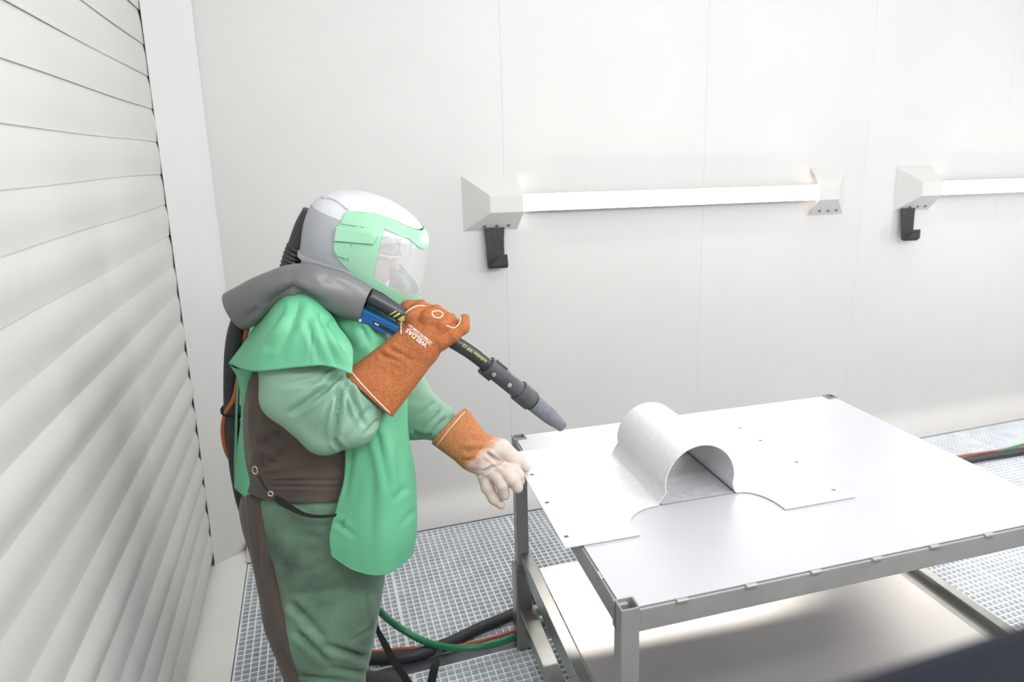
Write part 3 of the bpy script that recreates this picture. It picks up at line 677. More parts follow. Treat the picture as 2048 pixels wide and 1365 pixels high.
sf = [((600, 600, 1.85), (556, 722, 1.77), 0.009, 0.016), ((640, 625, 1.84), (672, 735, 1.78), 0.011, 0.010), ((655, 640, 1.86), (702, 722, 1.81), 0.014, 0.010),
      ((624, 655, 1.78), (618, 735, 1.76), 0.004, 0.004), ((530, 700, 1.80), (600, 645, 1.80), 0.008, 0.016), ((575, 610, 1.88), (505, 715, 1.83), 0.007, 0.012),
      ((612, 640, 1.80), (640, 728, 1.765), 0.006, 0.010)]
sheet('cape_shoulder', sh, 70, 70, M['cape'], worker, sf, 0.0035, 13, 4, hem='bl')
fs = [[(770, 640, 2.18), (785, 660, 2.19), (775, 650, 2.34)], [(800, 705, 2.16), (822, 712, 2.20), (812, 712, 2.40)], [(812, 742, 2.18), (843, 755, 2.24), (840, 752, 2.42)], [(808, 800, 2.20), (834, 800, 2.25), (850, 790, 2.40)], [(806, 842, 2.21), (818, 838, 2.25), (840, 832, 2.38)]]
sheet('cape_far_shoulder', fs, 40, 24, M['cape'], worker, (), 0.002, 16, 7, hem='lb')
bk = [[(461, 728, 1.98), (468, 736, 1.95), (505, 741, 1.93), (512, 745, 2.04)],
      [(478, 762, 2.02), (482, 765, 1.97), (500, 770, 1.97), (506, 772, 2.06)],
      [(483, 830, 2.04), (484, 830, 2.0), (500, 832, 1.99), (506, 832, 2.08)],
      [(474, 900, 2.04), (480, 902, 2.0), (502, 905, 1.99), (509, 905, 2.08)],
      [(470, 968, 2.04), (480, 975, 2.0), (505, 980, 1.99), (510, 975, 2.08)],
      [(474, 979, 2.04), (484, 987, 2.0), (503, 1002, 1.99), (508, 996, 2.08)]]
sheet('cape_back_flap', bk, 50, 20, M['cape'], worker, (), 0.002, 22, 9, hem='bl')
cap2 = [[(560, 592, 2.30), (556, 588, 2.2), (560, 590, 2.08)], [(520, 640, 2.30), (512, 640, 2.2), (524, 640, 2.02)], [(490, 700, 2.28), (484, 700, 2.18), (492, 700, 1.99)], [(476, 760, 2.26), (468, 760, 2.16), (478, 762, 2.02)], [(474, 900, 2.24), (468, 900, 2.15), (474, 900, 2.05)], [(480, 975, 2.24), (470, 972, 2.15), (472, 975, 2.05)]]
sheet('cape_back', cap2, 40, 20, M['cape'], worker, (), 0.002, 20, 11, hem='b')
# collar skirt of the cape, gathered under the helmet
v = []; n = 5; m_ = 36
for (cx_, cy_, ra, rb, gc) in ((672, 540, 78, 0.105, 2.1), (668, 570, 86, 0.12, 2.1), (665, 600, 98, 0.14, 2.1), (664, 630, 112, 0.16, 2.1), (664, 660, 126, 0.175, 2.1)):
    c_ = V(cx_, cy_, gc); k = mpp(c_)
    for j in range(m_):
        a = 2*math.pi*j/m_; tilt = 0.28*math.cos(a)*ra*k
        v.append(c_+AX*ra*k*math.cos(a)*(1+0.02*math.sin(7*a))-BX*rb*math.sin(a)-ZX*tilt)
thick(mesh('cape_collar', v, grid_faces(n, m_, True), M['cape'], worker, True), 0.003)

# ---- helmet
helmet = mesh('helmet', [Hd(0, 0)], [], M['hgrey'], worker)
bpy.data.objects.remove(helmet)
LEV = [(-66, -113, 124, 96), (-45, -117, 122, 101), (-20, -121, 119, 104), (10, -126, 114, 105), (36, -127, 109, 103), (56, -124, 103, 99), (72, -117, 91, 92), (86, -104, 70, 82), (97, -84, 47, 66), (104, -60, 22, 46), (108, -40, 0, 22), (109.2, -24, -16, 4)]
LVA = np.array(LEV, float)
def hring(h, n):
    k = [np.interp(h, LVA[:, 0], LVA[:, i]) for i in (1, 2, 3)]
    return k
def dense_levels(h0, h1, n):
    sub = cr(LVA, 200); hh = sub[:, 0]; return [(h, np.interp(h, hh, sub[:, 1]), np.interp(h, hh, sub[:, 2]), np.interp(h, hh, sub[:, 3])) for h in np.linspace(h0, h1, n)]
def hpoint(lv, a, grow=0.0):
    h, xb, xf, w_ = lv; mid = (xb+xf)/2; hw = (xf-xb)/2+grow; ww = w_+grow
    c, s_ = math.cos(a), math.sin(a); e = 0.80
    return (mid+hw*np.sign(c)*abs(c)**e, h, ww*np.sign(s_)*abs(s_)**e)
def cut_piece(polys, keep, h0, h1, nh, na, grow):
    """side-view cut of the helmet surface: polys are lines (p, q) to bisect along, keep(a,h) says which faces stay"""
    lv = dense_levels(h0, h1, nh); bm = bmesh.new(); G = []
    for L in lv: G.append([bm.verts.new(hpoint(L, 2*math.pi*j/na, grow)) for j in range(na)])
    for i in range(nh-1):
        for j in range(na): bm.faces.new((G[i][j], G[i][(j+1) % na], G[i+1][(j+1) % na], G[i+1][j]))
    for (p, q_) in polys:
        d = (q_[0]-p[0], q_[1]-p[1]); bmesh.ops.bisect_plane(bm, geom=bm.verts[:]+bm.edges[:]+bm.faces[:], dist=1e-4, plane_co=(p[0], p[1], 0), plane_no=(-d[1], d[0], 0))
    dead = [f for f in bm.faces if not keep(*f.calc_center_median())]
    bmesh.ops.delete(bm, geom=dead, context='FACES')
    bmesh.ops.recalc_face_normals(bm, faces=bm.faces[:])
    ix = {q_: i for i, q_ in enumerate(bm.verts)}; vv = [Hd(*q_.co) for q_ in bm.verts]; ff = [[ix[q_] for q_ in f.verts] for f in bm.faces]; bm.free()
    return vv, ff
def inpoly(a, h, P):
    c = False; n = len(P)
    for i in range(n):
        (x1, y1), (x2, y2) = P[i], P[(i+1) % n]
        if (y1 > h) != (y2 > h) and a < (x2-x1)*(h-y1)/(y2-y1)+x1: c = not c
    return c
def loc(x, y, k=1.0755):                       # k: the near side of the helmet stands closer to the eye than its middle
    d = np.array([1116+(x-1116)/k-735., 313+(y-313)/k-500.]); return (float(d @ [0.945, 0.326]), float(d @ [0.326, -0.945]))
def edges(P): return [(P[i], P[(i+1) % len(P)]) for i in range(len(P))]
def hpart(name, polys, keep, h0, h1, nh, na, grow, m, t_, parent=None, bev=0.0):
    v, f = cut_piece(polys, keep, h0, h1, nh, na, grow)
    o = mesh(name, v, f, m, parent or helmet, True); thick(o, t_, 1)
    return o
FP = [loc(690, 423), loc(716, 424), loc(744, 427), loc(792, 440, 1.05), (91, 75), (130, 72), (150, -90), loc(764, 592), loc(706, 553), loc(700, 543), loc(668, 508), loc(672, 470)]
LP = [loc(766, 457), loc(820, 476, 1.045), (109, 43), (140, 38), (160, -66), loc(747, 556), loc(748, 545)]
RIMP = [(-200, -26), (-20, -49)]
rimline = lambda a: -39+0.085*(a+123)
helmet = hpart('helmet', edges(FP)+[((-200, 54), (200, 54))], lambda a, h, c: h > 54 and not inpoly(a, h, FP), 40, 109.2, 34, 72, 0, M['hwhite'], 0.004, worker)
helmet['label'] = 'pale helmet dome'
RL = [(-119, rimline(-119)), (-20, rimline(-20))]
hpart('back_shell', edges(FP)+[tuple(RL), ((-200, 57), (200, 57))], lambda a, h, c: h < 57 and h > rimline(a) and not inpoly(a, h, FP), -64, 60, 40, 96, 0.5, M['hgrey'], 0.004)['label'] = 'grey helmet back'
RL2 = [(-119, rimline(-119)-8), (-20, rimline(-20)-8)]
hpart('rim', edges(FP)+[tuple(RL), tuple(RL2)], lambda a, h, c: rimline(a)-8 < h < rimline(a) and not inpoly(a, h, FP), -64, 0, 40, 96, 3.5, M['hrim'], 0.005)
hpart('collar', edges(FP)+[tuple(RL2)], lambda a, h, c: h < rimline(a)-8 and not inpoly(a, h, FP), -66, -20, 26, 96, -4, M['hrim'], 0.003)
frame = hpart('visor_frame', edges(FP)+edges(LP), lambda a, h, c: inpoly(a, h, FP) and not inpoly(a, h, LP), -66, 98, 84, 128, 2.5, M['hgreen'], 0.006)
frame['label'] = 'pale green visor frame'
lens = hpart('lens', edges(LP), lambda a, h, c: inpoly(a, h, LP), -66, 76, 36, 128, 1.0, M['lens'], 0.0015); lens['label'] = 'hazy clear visor lens'
# lower chin part of the frame, running down towards the chest
def side(a, h, s_, off=0.0):                   # a point on the helmet side
    L = dense_levels(-66, 109.2, 176); L = min(L, key=lambda q_: abs(q_[0]-h)); mid = (L[1]+L[2])/2; hw = (L[2]-L[1])/2
    c = min(0.999, abs((a-mid)/hw))**(1/0.8); sn = math.sqrt(1-c*c)**0.8
    return Hd(a, h, s_*(L[3]*sn+off))
chinrows = []
v = []; f = []
na = 33
def chinring(h, grow):
    return [hpoint((h, np.interp(h, [-150, -66], [-60, -113]), np.interp(h, [-150, -66], [112, 124]), np.interp(h, [-150, -66], [72, 96])), a, grow) for a in np.linspace(-1.30, 1.30, na)]
for h in np.linspace(-64, -112, 8): v += [Hd(*p) for p in chinring(h, 2.5)]
o = mesh('chin_guard', v, grid_faces(8, na), M['hgreen'], helmet, True); thick(o, 0.005, 0)
# hinge lugs and grooves on both sides
for s_ in (-1, 1):
    mb = MB(); A = [loc(676, 452), loc(745, 466), loc(755, 472), loc(748, 487), loc(672, 481)]
    mb.prism([side(a, h, s_, 1.0) for a, h in A], he3*s_*9*hs); bevel(mb.obj('hinge_lug', M['hgreen'], helmet), 0.0025)
    mb = MB(); A = [loc(689, 425), loc(719, 428), loc(716, 452), loc(684, 447)]
    mb.prism([side(a, h, s_, 1.0) for a, h in A], he3*s_*5*hs); bevel(mb.obj('hinge_lug', M['hgreen'], helmet), 0.0025)
    mb = MB(); A = [loc(672, 483), loc(704, 487), loc(696, 518), loc(676, 512), loc(669, 497)]
    mb.prism([side(a, h, s_, 1.0) for a, h in A], he3*s_*5*hs); bevel(mb.obj('hinge_lug', M['hgreen'], helmet), 0.0025)
    for L in ([(722, 426), (714, 451), (728, 455)], [(705, 488), (697, 519), (704, 556)], [(704, 541), (755, 572), (760, 590)]):
        P_ = [side(*loc(*q_), s_, 2.0) for q_ in L if loc(*q_)[1] > -66]
        if len(P_) > 1: MB().tube(P_, 0.0011, 6).obj('groove', M['black'], helmet)
# ridge over the dome and the breathing tube behind
MB().tube(cr([side(-100, 78, -1, 1), side(-74, 86, -1, 2), side(-40, 80, -1, 2)], 10), 0.004, 8).obj('dome_ridge', M['hwhite'], helmet, True)
bt = cr([V(628, 428, GP-0.02), V(612, 455, GP-0.02), V(598, 490, GP-0.02), V(586, 522, GP-0.01), V(578, 560, GP), V(572, 620, GP+0.03), V(545, 700, GP+0.06), V(530, 800, GP+0.08)], 120)
rad = np.array([0.031+(0.0035*math.sin(i*1.55) if i > 36 else 0.004*max(0, 1-i/36)) for i in range(120)])
MB().tube(bt, rad, 16).obj('breathing_tube', M['rubber'], helmet, True)
MB().tube(cr([V(632, 424, GP-0.05), V(615, 428, GP-0.05), V(610, 440, GP-0.05)], 6), 0.002, 6).obj('wire_clip', M['chrome'], helmet)

# ---- gloves
def glove(name, fld, mn, mx, m, h=0.0034):
    v, f = surface(fld, mn, mx, h); return mesh(name, v, f, m, worker, True)
def fing(P, pts, rads, k=0.008):
    f = None
    for i in range(len(pts)-1):
        d = sd_cone(P, pts[i], pts[i+1], rads[i], rads[i+1]); f = d if f is None else smin(f, d, k)
    return f
RW, RC = V(832, 694, 1.930), V(737, 792, 1.862)
rdir = norm(RC-RW); rper = norm(V(780, 838, 1.862)-V(693, 745, 1.862))
FR = {'index': ([V(828, 660, 1.935), V(828, 634, 1.930), V(842, 617, 1.955), V(858, 619, 2.005)], [0.024, 0.023, 0.0205, 0.018]),
      'middle': ([V(853, 660, 1.925), V(858, 636, 1.922), V(872, 624, 1.950), V(888, 632, 2.000)], [0.024, 0.023, 0.0205, 0.018]),
      'ring': ([V(878, 668, 1.925), V(886, 650, 1.924), V(899, 640, 1.952), V(910, 648, 2.000)], [0.023, 0.022, 0.0195, 0.017]),
      'little': ([V(885, 686, 1.930), V(908, 670, 1.930), V(926, 656, 1.940), V(929, 638, 1.955)], [0.023, 0.0205, 0.0185, 0.0150]),
      'thumb': ([V(815, 672, 1.945), V(810, 640, 1.965), V(818, 616, 1.995), V(842, 610, 2.020)], [0.026, 0.023, 0.021, 0.017])}
def right_glove(P):
    f = None
    for s_ in (-1, 1):
        d = sd_cone(P, RW+rper*0.026*s_, RC+rper*0.050*s_+rdir*0.02, 0.041, 0.045); f = d if f is None else smin(f, d, 0.05)
    f = smin(f, sd_cone(P, RC-rdir*0.03, RC+rdir*0.02, 0.048, 0.048), 0.03)
    f = np.maximum(f, (P-RC) @ rdir)
    inn = None
    for s_ in (-1, 1):
        d = sd_cone(P, RC-rdir*0.09+rper*0.034*s_, RC+rper*0.050*s_+rdir*0.03, 0.034, 0.038); inn = d if inn is None else smin(inn, d, 0.05)
    f = np.maximum(f, -inn)
    palm = smin(sd_cone(P, V(838, 680, 1.936), V(848, 662, 1.930), 0.040, 0.036), sd_cone(P, V(856, 690, 1.936), V(878, 676, 1.930), 0.038, 0.034), 0.03)
    f = smin(f, palm, 0.03)
    for k in FR: f = smin(f, fing(P, *FR[k]), 0.007 if k != 'thumb' else 0.012)
    return f
pts = np.array([RC+rper*0.1, RC-rper*0.1, V(830, 605, 1.93), V(935, 640, 2.03), V(858, 620, 2.03), RC+BX*0.06, RC-BX*0.06])
def gl_finish(o_name, fld, mn, mx, m, folds, seed):
    v, f = surface(fld, mn, mx, 0.0034); e = 0.003
    g = np.stack([fld(v+e*np.eye(3)[i])-fld(v-e*np.eye(3)[i]) for i in range(3)], 1); N = g/np.maximum(np.linalg.norm(g, axis=1), 1e-9)[:, None]
    v = crease(v, N, C3(folds)); v += N*wob(v, 0.0016, 45, seed)[:, None]
    return mesh(o_name, v, f, m, worker, True)
gf = [((755, 705, 1.87), (808, 728, 1.88), 0.007, 0.008), ((775, 695, 1.87), (828, 725, 1.885), 0.006, 0.008), ((760, 712, 1.86), (800, 745, 1.86), 0.004, 0.010), ((905, 690, 1.91), (870, 720, 1.9), 0.004, 0.008)]
rg = gl_finish('right_glove', right_glove, pts.min(0)-0.045, pts.max(0)+0.045, M['leather'], gf, 3); rg['label'] = 'orange leather glove gripping the nozzle tube'
def on_surface(o, P, d=None, off=0.0015):      # drop points onto a part; d None: along the line through the point from the front
    me = o.data; org = root_loc(o)
    t = BVHTree.FromPolygons([v_.co for v_ in me.vertices], [p.vertices for p in me.polygons])
    out = []
    for p in P:
        p = np.array(p); dd = norm(p-CAMO) if d is None else np.array(d)
        h = t.ray_cast(Vector(p-org-dd*0.35), Vector(dd)); q_ = np.array(h[0])+org if h[0] is not None else p
        out.append(q_-dd*off)
    return np.array(out)
dcam = None
for L in ([(802, 668), (803, 645), (812, 626), (832, 613), (850, 612)], [(864, 624), (876, 622), (886, 628), (880, 636), (868, 634), (864, 626)], [(893, 652), (908, 656), (918, 648), (922, 634)], [(701, 742), (720, 765), (750, 797), (780, 827)]):
    p = on_surface(rg, cr([V(x, y, 1.90) for x, y in L], 26), dcam, 0.0004); MB().tube(p, 0.0017, 6).obj('piping', M['stitch'], rg, True)
LW, LC = V(948, 900, 2.105), V(898, 851, 2.135)
ldir = norm(LC-LW); lper = norm(V(865, 890, 2.135)-V(930, 812, 2.135))
FL = {'thumb': ([V(968, 893, 2.095), V(1003, 897, 2.105), V(1030, 920, 2.125), V(1052, 936, 2.165)], [0.035, 0.030, 0.025, 0.016]),
      'index': ([V(1003, 925, 2.11), V(1026, 938, 2.105), V(1036, 950, 2.105), V(1040, 964, 2.11)], [0.022, 0.021, 0.019, 0.017]),
      'middle': ([V(992, 934, 2.10), V(1014, 946, 2.082), V(1023, 958, 2.075), V(1035, 976, 2.08)], [0.024, 0.0225, 0.0205, 0.019]),
      'ring': ([V(980, 942, 2.10), V(998, 956, 2.080), V(1004, 970, 2.072), V(1009, 990, 2.077)], [0.024, 0.0225, 0.0205, 0.019]),
      'little': ([V(968, 950, 2.10), V(975, 975, 2.092), V(988, 998, 2.085), V(1002, 1011, 2.085)], [0.024, 0.0215, 0.019, 0.0148])}
def left_glove(P):
    f = None
    for s_ in (-1, 1):
        d = sd_cone(P, LW+lper*0.024*s_, LC+lper*0.034*s_+ldir*0.02, 0.040, 0.052); f = d if f is None else smin(f, d, 0.05)
    f = smin(f, sd_cone(P, LC-ldir*0.03, LC+ldir*0.02, 0.048, 0.052), 0.03)
    f = np.maximum(f, (P-LC) @ ldir)
    inn = None
    for s_ in (-1, 1):
        d = sd_cone(P, LC-ldir*0.05+lper*0.030*s_, LC+lper*0.034*s_+ldir*0.03, 0.034, 0.046); inn = d if inn is None else smin(inn, d, 0.05)
    f = np.maximum(f, -inn)
    f = smin(f, smin(sd_cone(P, V(955, 905, 2.105), V(982, 918, 2.11), 0.048, 0.040), sd_cone(P, V(955, 925, 2.11), V(975, 940, 2.11), 0.036, 0.034), 0.03), 0.03)
    for k in FL: f = smin(f, fing(P, *FL[k]), 0.003 if k != 'thumb' else 0.012)
    return f
pts = np.array([LC+lper*0.1, LC-lper*0.1, V(1065, 940, 2.20), V(1000, 1016, 2.05), LC+BX*0.06, LC-BX*0.06])
gf = [((972, 905, 2.06), (1012, 938, 2.07), 0.010, 0.006), ((962, 945, 2.06), (1000, 930, 2.07), 0.007, 0.006), ((958, 955, 2.06), (985, 932, 2.07), 0.006, 0.005), ((925, 905, 2.06), (985, 895, 2.06), 0.007, 0.010),
      ((940, 880, 2.06), (985, 880, 2.07), 0.005, 0.010), ((930, 925, 2.07), (968, 905, 2.06), 0.005, 0.008)]
lg = gl_finish('left_glove', left_glove, pts.min(0)-0.045, pts.max(0)+0.045, M['worn'], gf, 4); lg['label'] = 'worn orange glove gone pale with dust'
for L in ([(929, 815), (912, 834), (888, 862), (867, 890)],):
    p = on_surface(lg, cr([V(x+6, y+3, 2.06) for x, y in L], 20), dcam, 0.0004); MB().tube(p, 0.0016, 6).obj('piping', M['stitch'], lg, True)
p = V(913, 917, 2.09); MB().obox(p, norm(V(935, 933, 2.09)-p)*0.036, norm(V(907, 926, 2.09)-p)*0.015, BX*0.004).obj('size_tag', M['yellowtag'], lg)

# ---- ring, cord and strap at the waist
c_ = V(514, 941, 1.915); k = mpp(c_)
MB().tube([c_+k*(5*math.cos(a)*AX+8*math.sin(a)*ZX-4*AX) for a in np.linspace(0, 2*math.pi, 25)], 0.0022, 6).obj('ring', M['brass'], worker, True)
MB().tube(cr(Vl([(517, 951, 1.915), (527, 970, 1.912), (538, 986, 1.91)]), 8), 0.003, 6).obj('cord', M['webbing'], worker, True)
c_ = V(541, 988, 1.905)
MB().tube([c_+k*(5*math.cos(a)*AX+5*math.sin(a)*ZX) for a in np.linspace(0, 2*math.pi, 17)], 0.0018, 6).obj('clip', M['chrome'], worker, True)
def ribbon(pts, wdt, n, t_=0.002):
    P = cr(pts, n); T_ = np.gradient(P, axis=0); v = []
    wd = np.interp(np.linspace(0, 1, n), np.linspace(0, 1, len(wdt)), wdt)
    for i in range(n):
        s_ = norm(np.cross(T_[i], BX)); v += [P[i]-s_*wd[i]/2, P[i]+s_*wd[i]/2]
    return v, grid_faces(n, 2), t_
def strap(pts, wdt, n, name, m=None):
    v, f, t_ = ribbon(Vl(pts), wdt, n); o = mesh(name, v, f, m or M['webbing'], worker, True); thick(o, t_); return o
strap([(549, 995, 1.905), (562, 1004, 1.90), (585, 1018, 1.893), (610, 1030, 1.888), (640, 1034, 1.885), (672, 1031, 1.888), (700, 1022, 1.90)], [0.016, 0.024, 0.018, 0.012, 0.010, 0.009, 0.009], 30, 'waist_strap')
strap([(742, 1225, 2.02), (754, 1258, 2.03), (770, 1290, 2.03), (792, 1330, 2.03), (818, 1370, 2.03), (838, 1420, 2.04), (850, 1440, 2.05), (856, 1410, 2.08), (862, 1370, 2.10), (872, 1325, 2.12), (880, 1300, 2.2)], [0.012, 0.016, 0.024, 0.026, 0.028, 0.03, 0.03, 0.03, 0.03, 0.028, 0.02], 50, 'hanging_strap')

#@@BLASTER
# ================================================================ blasting nozzle with its hose
XP = [(737, 592, 1.925), (770, 610, 1.937), (805, 630, 1.950), (860, 658, 1.968), (908, 684, 1.985), (945, 707, 2.00), (978, 733, 2.02)]
blaster = thing('blasting_hose', 'black blasting nozzle and hose carried over the worker\'s shoulder, held in the raised glove', 'hose', tuple(V(860, 660, 1.97)))
tubeP = cr(Vl(XP), 40); TR = 0.0222
MB().tube(tubeP, TR, 24).obj('grip_tube', M['plastic'], blaster, True)
ax0 = V(975, 730, 2.016); axv = norm(V(1125, 854, 2.125)-ax0); LN = np.linalg.norm(V(1125, 854, 2.125)-ax0)
def seg(a, b, r1, r2, m, name, parent=blaster, n=24, extra=None):
    pts, rr = [], []
    for t, r_ in ([(a, r1-0.002), (a+0.001, r1)]+(extra or [])+[(b-0.001, r2), (b, r2-0.002)]): pts.append(ax0+axv*t); rr.append(r_)
    return MB().tube(pts, rr, n).obj(name, m, parent, True)
def edge_split(o):
    e = o.modifiers.new('crisp_edges', 'EDGE_SPLIT'); e.split_angle = math.radians(38); return o
cpl = edge_split(seg(0.0, 0.125*LN/0.30, 0.0285, 0.0275, M['coupling'], 'coupling'))
edge_split(seg(0.118*LN/0.30, 0.168*LN/0.30, 0.034, 0.034, M['coupling'], 'locking_nut', n=16))
edge_split(seg(0.168*LN/0.30, 0.175*LN/0.30, 0.029, 0.029, M['black'], 'seal_ring'))
nz = edge_split(seg(0.175*LN/0.30, LN, 0.0282, 0.0182, M['nozzlegrey'], 'nozzle', extra=[(0.245*LN/0.30, 0.0262), (0.258*LN/0.30, 0.0245), (0.285*LN/0.30, 0.0195)]))
bev_n = norm(np.cross(axv, np.cross(-BX, axv)))
sidev = norm(np.cross(axv, BX)); sidev = sidev if sidev[2] > 0 else -sidev
b = MB().obox(ax0+axv*0.012+sidev*0.024-bev_n*0.006, axv*0.045, sidev*0.009, bev_n*0.012); bevel(b.obj('clamp_lug', M['coupling'], blaster), 0.002)
b = MB().obox(ax0-axv*0.006-sidev*0.036-bev_n*0.008, axv*0.048, sidev*0.012, bev_n*0.016); bevel(b.obj('clamp_lug', M['coupling'], blaster), 0.002)
for (x, y) in ((985, 738), (1018, 766)):
    t = ((V(x, y, 2.0)-ax0) @ axv); q_ = V(x, y, 2.03); o_ = q_-(ax0+axv*((q_-ax0) @ axv)); hgt = (o_ @ sidev)
    nn = norm(-CAMO*0+(CAMO-q_)); base_ = ax0+axv*((q_-ax0) @ axv)+sidev*hgt
    nrm = norm(bev_n*math.sqrt(max(0.0284**2-hgt**2, 1e-8))+sidev*hgt); p0 = ax0+axv*((q_-ax0) @ axv)
    MB().tube([p0+nrm*0.027, p0+nrm*0.0305], 0.0058, 14).obj('screw', M['screw'], cpl)
    MB().tube([p0+nrm*0.0306, p0+nrm*0.0309], 0.0026, 10).obj('screw_hole', M['black'], cpl)
# dead-man control box under the grip
e1 = norm(V(800, 648, 1.93)-V(725, 610, 1.915)); e2 = norm(V(735, 650, 1.92)-V(748, 622, 1.92)); p0 = V(722, 612, 1.918)-BX*0.012; k = mpp(p0)
out = [(0, 0), (88, 0), (88, 26), (72, 22), (62, 27), (48, 28), (28, 22), (20, 26), (0, 26)]
b = MB().prism([p0+e1*a*k+e2*(c+2)*k for a, c in out], BX*0.034); bx_ = bevel(b.obj('control_box', M['blue'], blaster), 0.002)
bevel(MB().obox(p0+e1*36*k+e2*13*k-BX*0.002, e1*48*k, e2*7*k, BX*0.004).obj('slot', M['black'], bx_), 0.001)
MB().tube([p0+e1*12*k+e2*25*k-BX*0.003, p0+e1*12*k+e2*25*k+BX*0.002], 0.004, 12).obj('rivet', M['screw'], bx_)
MB().obox(p0+e1*40*k+e2*15*k-BX*0.0035, e1*9*k, e2*3*k, BX*0.003).obj('latch', M['screw'], bx_)
# grey leather sleeve round the hose over the shoulder
SL = [((730, 609), (742, 577), (719, 641), 1.925, 0.030), ((700, 592), (716, 561), (682, 632), 1.918, 0.036), ((660, 574), (672, 542), (650, 614), 1.905, 0.038), ((620, 560), (622, 529), (614, 590), 1.90, 0.038),
      ((580, 565), (572, 533), (584, 592), 1.91, 0.040), ((545, 580), (532, 547), (556, 606), 1.93, 0.042), ((515, 598), (500, 561), (532, 632), 1.955, 0.045), ((492, 612), (474, 575), (512, 648), 1.98, 0.046), ((470, 624), (450, 588), (492, 658), 2.0, 0.045)]
K = []
for c_, a_, b_, g, hg in SL: K.append(np.concatenate([V(*a_, g), V(*b_, g), [hg]]))
K = cr(K, 70); v = []; nth = 40
for k_ in K:
    A_, B_, hg = k_[:3], k_[3:6], k_[6]; mid = (A_+B_)/2; h_ = (A_-B_)/2
    for j in range(nth):
        a = 2*math.pi*j/nth; v.append(mid+h_*math.cos(a)-BX*hg*math.sin(a))
v = np.array(v); N = loft_normals(v, 70, nth)
v = crease(v, N, C3([((585, 575, 1.87), (660, 612, 1.87), 0.012, 0.012), ((590, 570, 1.87), (530, 610, 1.89), 0.012, 0.012), ((560, 545, 1.88), (480, 585, 1.95), 0.005, 0.015), ((520, 615, 1.90), (478, 645, 1.95), 0.008, 0.010), ((640, 550, 1.88), (720, 590, 1.89), 0.005, 0.02)]))
o = mesh('leather_sleeve', v, grid_faces(70, nth, True), M['leathergrey'], blaster, True); thick(o, 0.003, -1)
g_ = v.reshape(70, nth, 3); MB().tube(np.vstack([g_[0], g_[0][:1]]), 0.0032, 8, False).obj('sleeve_hem', M['leathergrey'], o, True)
# hose inside the sleeve, down the back to the floor and across the gratings
fl = lambda x, y, z: (lambda d: CAMO+d*(z-CAMH)/d[2])(ray(x, y))
HP = Vl([(735, 592, 1.925), (690, 580, 1.925), (620, 562, 1.92), (560, 575, 1.935), (510, 600, 1.975), (480, 640, 2.01), (467, 690, 2.04), (463, 760, 2.08), (464, 830, 2.10), (470, 900, 2.12), (478, 960, 2.14), (492, 1020, 2.17)])
HP += [V(530, 1130, 2.30), V(590, 1230, 2.40), fl(660, 1310, 0.05), fl(750, 1318, 0.024), fl(820, 1313, 0.024), fl(890, 1290, 0.024), fl(960, 1257, 0.024), fl(1035, 1225, 0.024), fl(1150, 1165, 0.024), np.array([1.9, 2.62, 0.024]), np.array([2.6, 2.75, 0.024]), np.array([3.3, 2.9, 0.024]), np.array([3.75, 3.0, 0.024]), np.array([4.6, 2.95, 0.024])]
MB().tube(cr(HP, 260), 0.0235, 16).obj('hose', M['hose'], blaster, True)
MB().tube(cr(Vl([(457, 818, 2.09), (462, 824, 2.10), (476, 822, 2.10)]), 6), 0.026, 10).obj('tape_band', M['black'], blaster, True)
redp = Vl([(497, 640, 2.0), (493, 662, 2.01), (484, 700, 2.06), (470, 790, 2.06), (452, 826, 2.08), (446, 860, 2.10), (452, 900, 2.12), (468, 935, 2.14), (490, 1010, 2.2)])
redp += [V(540, 1130, 2.32), fl(640, 1290, 0.06), fl(750, 1304, 0.03), fl(800, 1299, 0.03), fl(860, 1297, 0.02), fl(930, 1290, 0.012), fl(990, 1275, 0.012), fl(1042, 1258, 0.012), fl(1150, 1220, 0.012), np.array([1.9, 2.55, 0.012]), np.array([2.9, 2.85, 0.012]), np.array([3.6, 3.08, 0.012]), np.array([4.6, 3.02, 0.012])]
MB().tube(cr(redp, 260), 0.0075, 10).obj('control_line', M['redhose'], blaster, True)['label'] = 'thin orange-red control line'
# ---- green air hose
gp = [V(700, 1120, 2.28), V(735, 1190, 2.30), V(752, 1215, 2.32), fl(790, 1250, 0.13), fl(850, 1284, 0.06), fl(910, 1297, 0.062), fl(980, 1291, 0.055), fl(1045, 1268, 0.03), fl(1150, 1215, 0.014), np.array([1.7, 2.6, 0.014]), np.array([2.5, 2.85, 0.014]), np.array([3.25, 3.05, 0.014]), np.array([3.62, 3.12, 0.014]), np.array([3.9, 3.0, 0.02]), np.array([4.3, 3.05, 0.014]), np.array([5.0, 3.1, 0.014])]
o = MB().tube(cr(gp, 220), 0.0135, 14).obj('air_hose', M['greenhose'], None, True)
tag(o, 'green air hose running from behind the worker across the floor grating under the table', 'hose')

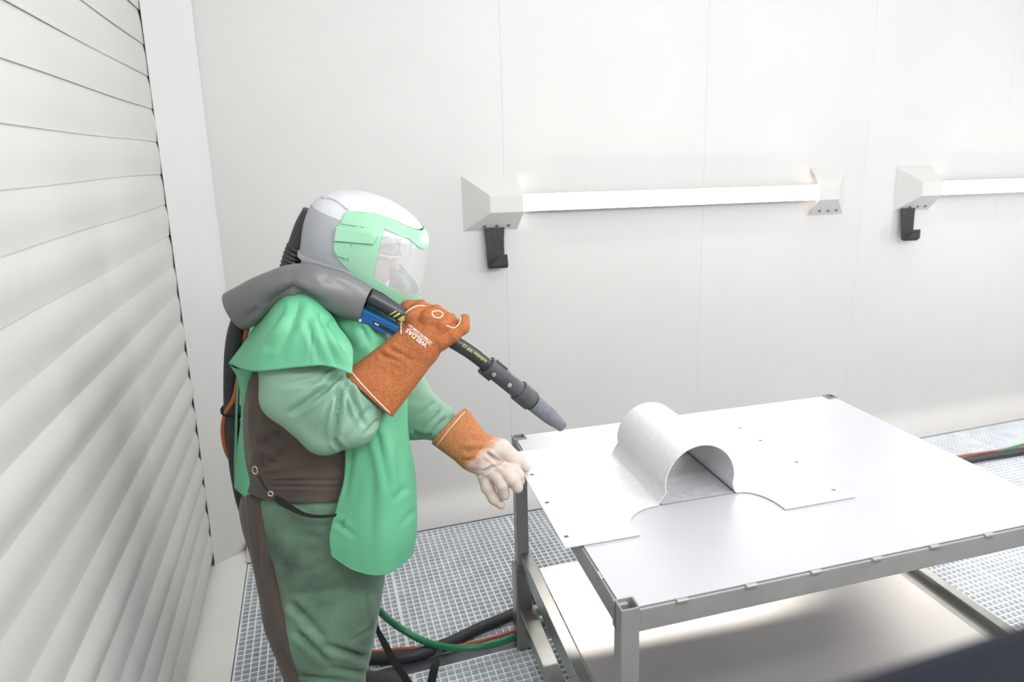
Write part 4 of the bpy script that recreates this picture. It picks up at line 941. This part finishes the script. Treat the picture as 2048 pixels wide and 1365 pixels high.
#@@TEXT
# ================================================================ writing
def text(name, body_, size, o, right, up, target, d, m, parent, off=0.0008, bold=0.0):
    cu = bpy.data.curves.new('text', 'FONT'); cu.body = body_; cu.size = size; cu.align_x = 'LEFT'; cu.align_y = 'CENTER'; cu.resolution_u = 2; cu.offset = bold
    to = bpy.data.objects.new('text', cu); COL.objects.link(to); dg = bpy.context.evaluated_depsgraph_get(); me = bpy.data.meshes.new_from_object(to.evaluated_get(dg))
    bm = bmesh.new(); bm.from_mesh(me); bmesh.ops.triangulate(bm, faces=bm.faces[:]); bmesh.ops.subdivide_edges(bm, edges=[e for e in bm.edges if e.calc_length() > size*0.35], cuts=1)
    P = [np.array(o)+right*q_.co.x+up*q_.co.y for q_ in bm.verts]; ix = {q_: i for i, q_ in enumerate(bm.verts)}; F_ = [[ix[q_] for q_ in f.verts] for f in bm.faces]; bm.free()
    bpy.data.objects.remove(to); bpy.data.curves.remove(cu)
    mesh(name, on_surface(target, P, d, off), F_, m, parent)
gt = [q_ for q_ in blaster.children if q_.name.startswith('grip_tube')][0]
p = V(973, 724, 2.0); r_ = norm(V(918, 684, 1.955)-p); u_ = norm(np.cross(BX, r_)); u_ = u_ if u_[2] < 0 else -u_
text('tube_lettering', 'holloblast WP 12', 0.0150, p, r_*0.93, u_, gt, None, M['yellowprint'], gt)
for (x, w_) in ((783, 0.0035), (790, 0.005), (799, 0.016)):
    A_ = V(x, 627+(x-783)*0.6, 1.94); r2 = norm(V(805, 630, 1.95)-V(737, 592, 1.925)); u2 = norm(np.cross(r2, BX)); u2 = u2 if u2[2] > 0 else -u2
    v = []; ns = 9
    for j in range(ns):
        t = -0.008+0.021*j/(ns-1); v += [A_+u2*t+r2*(t*0.45), A_+u2*t+r2*(t*0.45+w_)]
    mesh('print_bar', on_surface(gt, v, None, 0.0006), grid_faces(ns, 2), M['yellowprint'], gt)
p = V(857, 692, 1.89); r_ = norm(V(818, 660, 1.89)-V(855, 690, 1.89)); u_ = norm(V(800, 690, 1.89)-V(815, 672, 1.89)); u_ = norm(u_-r_*(u_ @ r_))
text('glove_lettering', 'WELDAS', 0.0185, V(853, 692, 1.89), r_, u_, rg, dcam, M['whiteprint'], rg, 0.0008, 0.0003)
text('glove_lettering', 'ULTIMATE COMFORT', 0.0088, V(864, 687, 1.89), r_, u_, rg, dcam, M['whiteprint'], rg, 0.0008, 0.0002)
v = []; a0 = V(861, 690, 1.89)
for j in range(14): v += [a0+r_*0.075*j/13, a0+r_*0.075*j/13+u_*0.0014]
mesh('glove_line', on_surface(rg, v, dcam, 0.0008), grid_faces(14, 2), M['whiteprint'], rg)
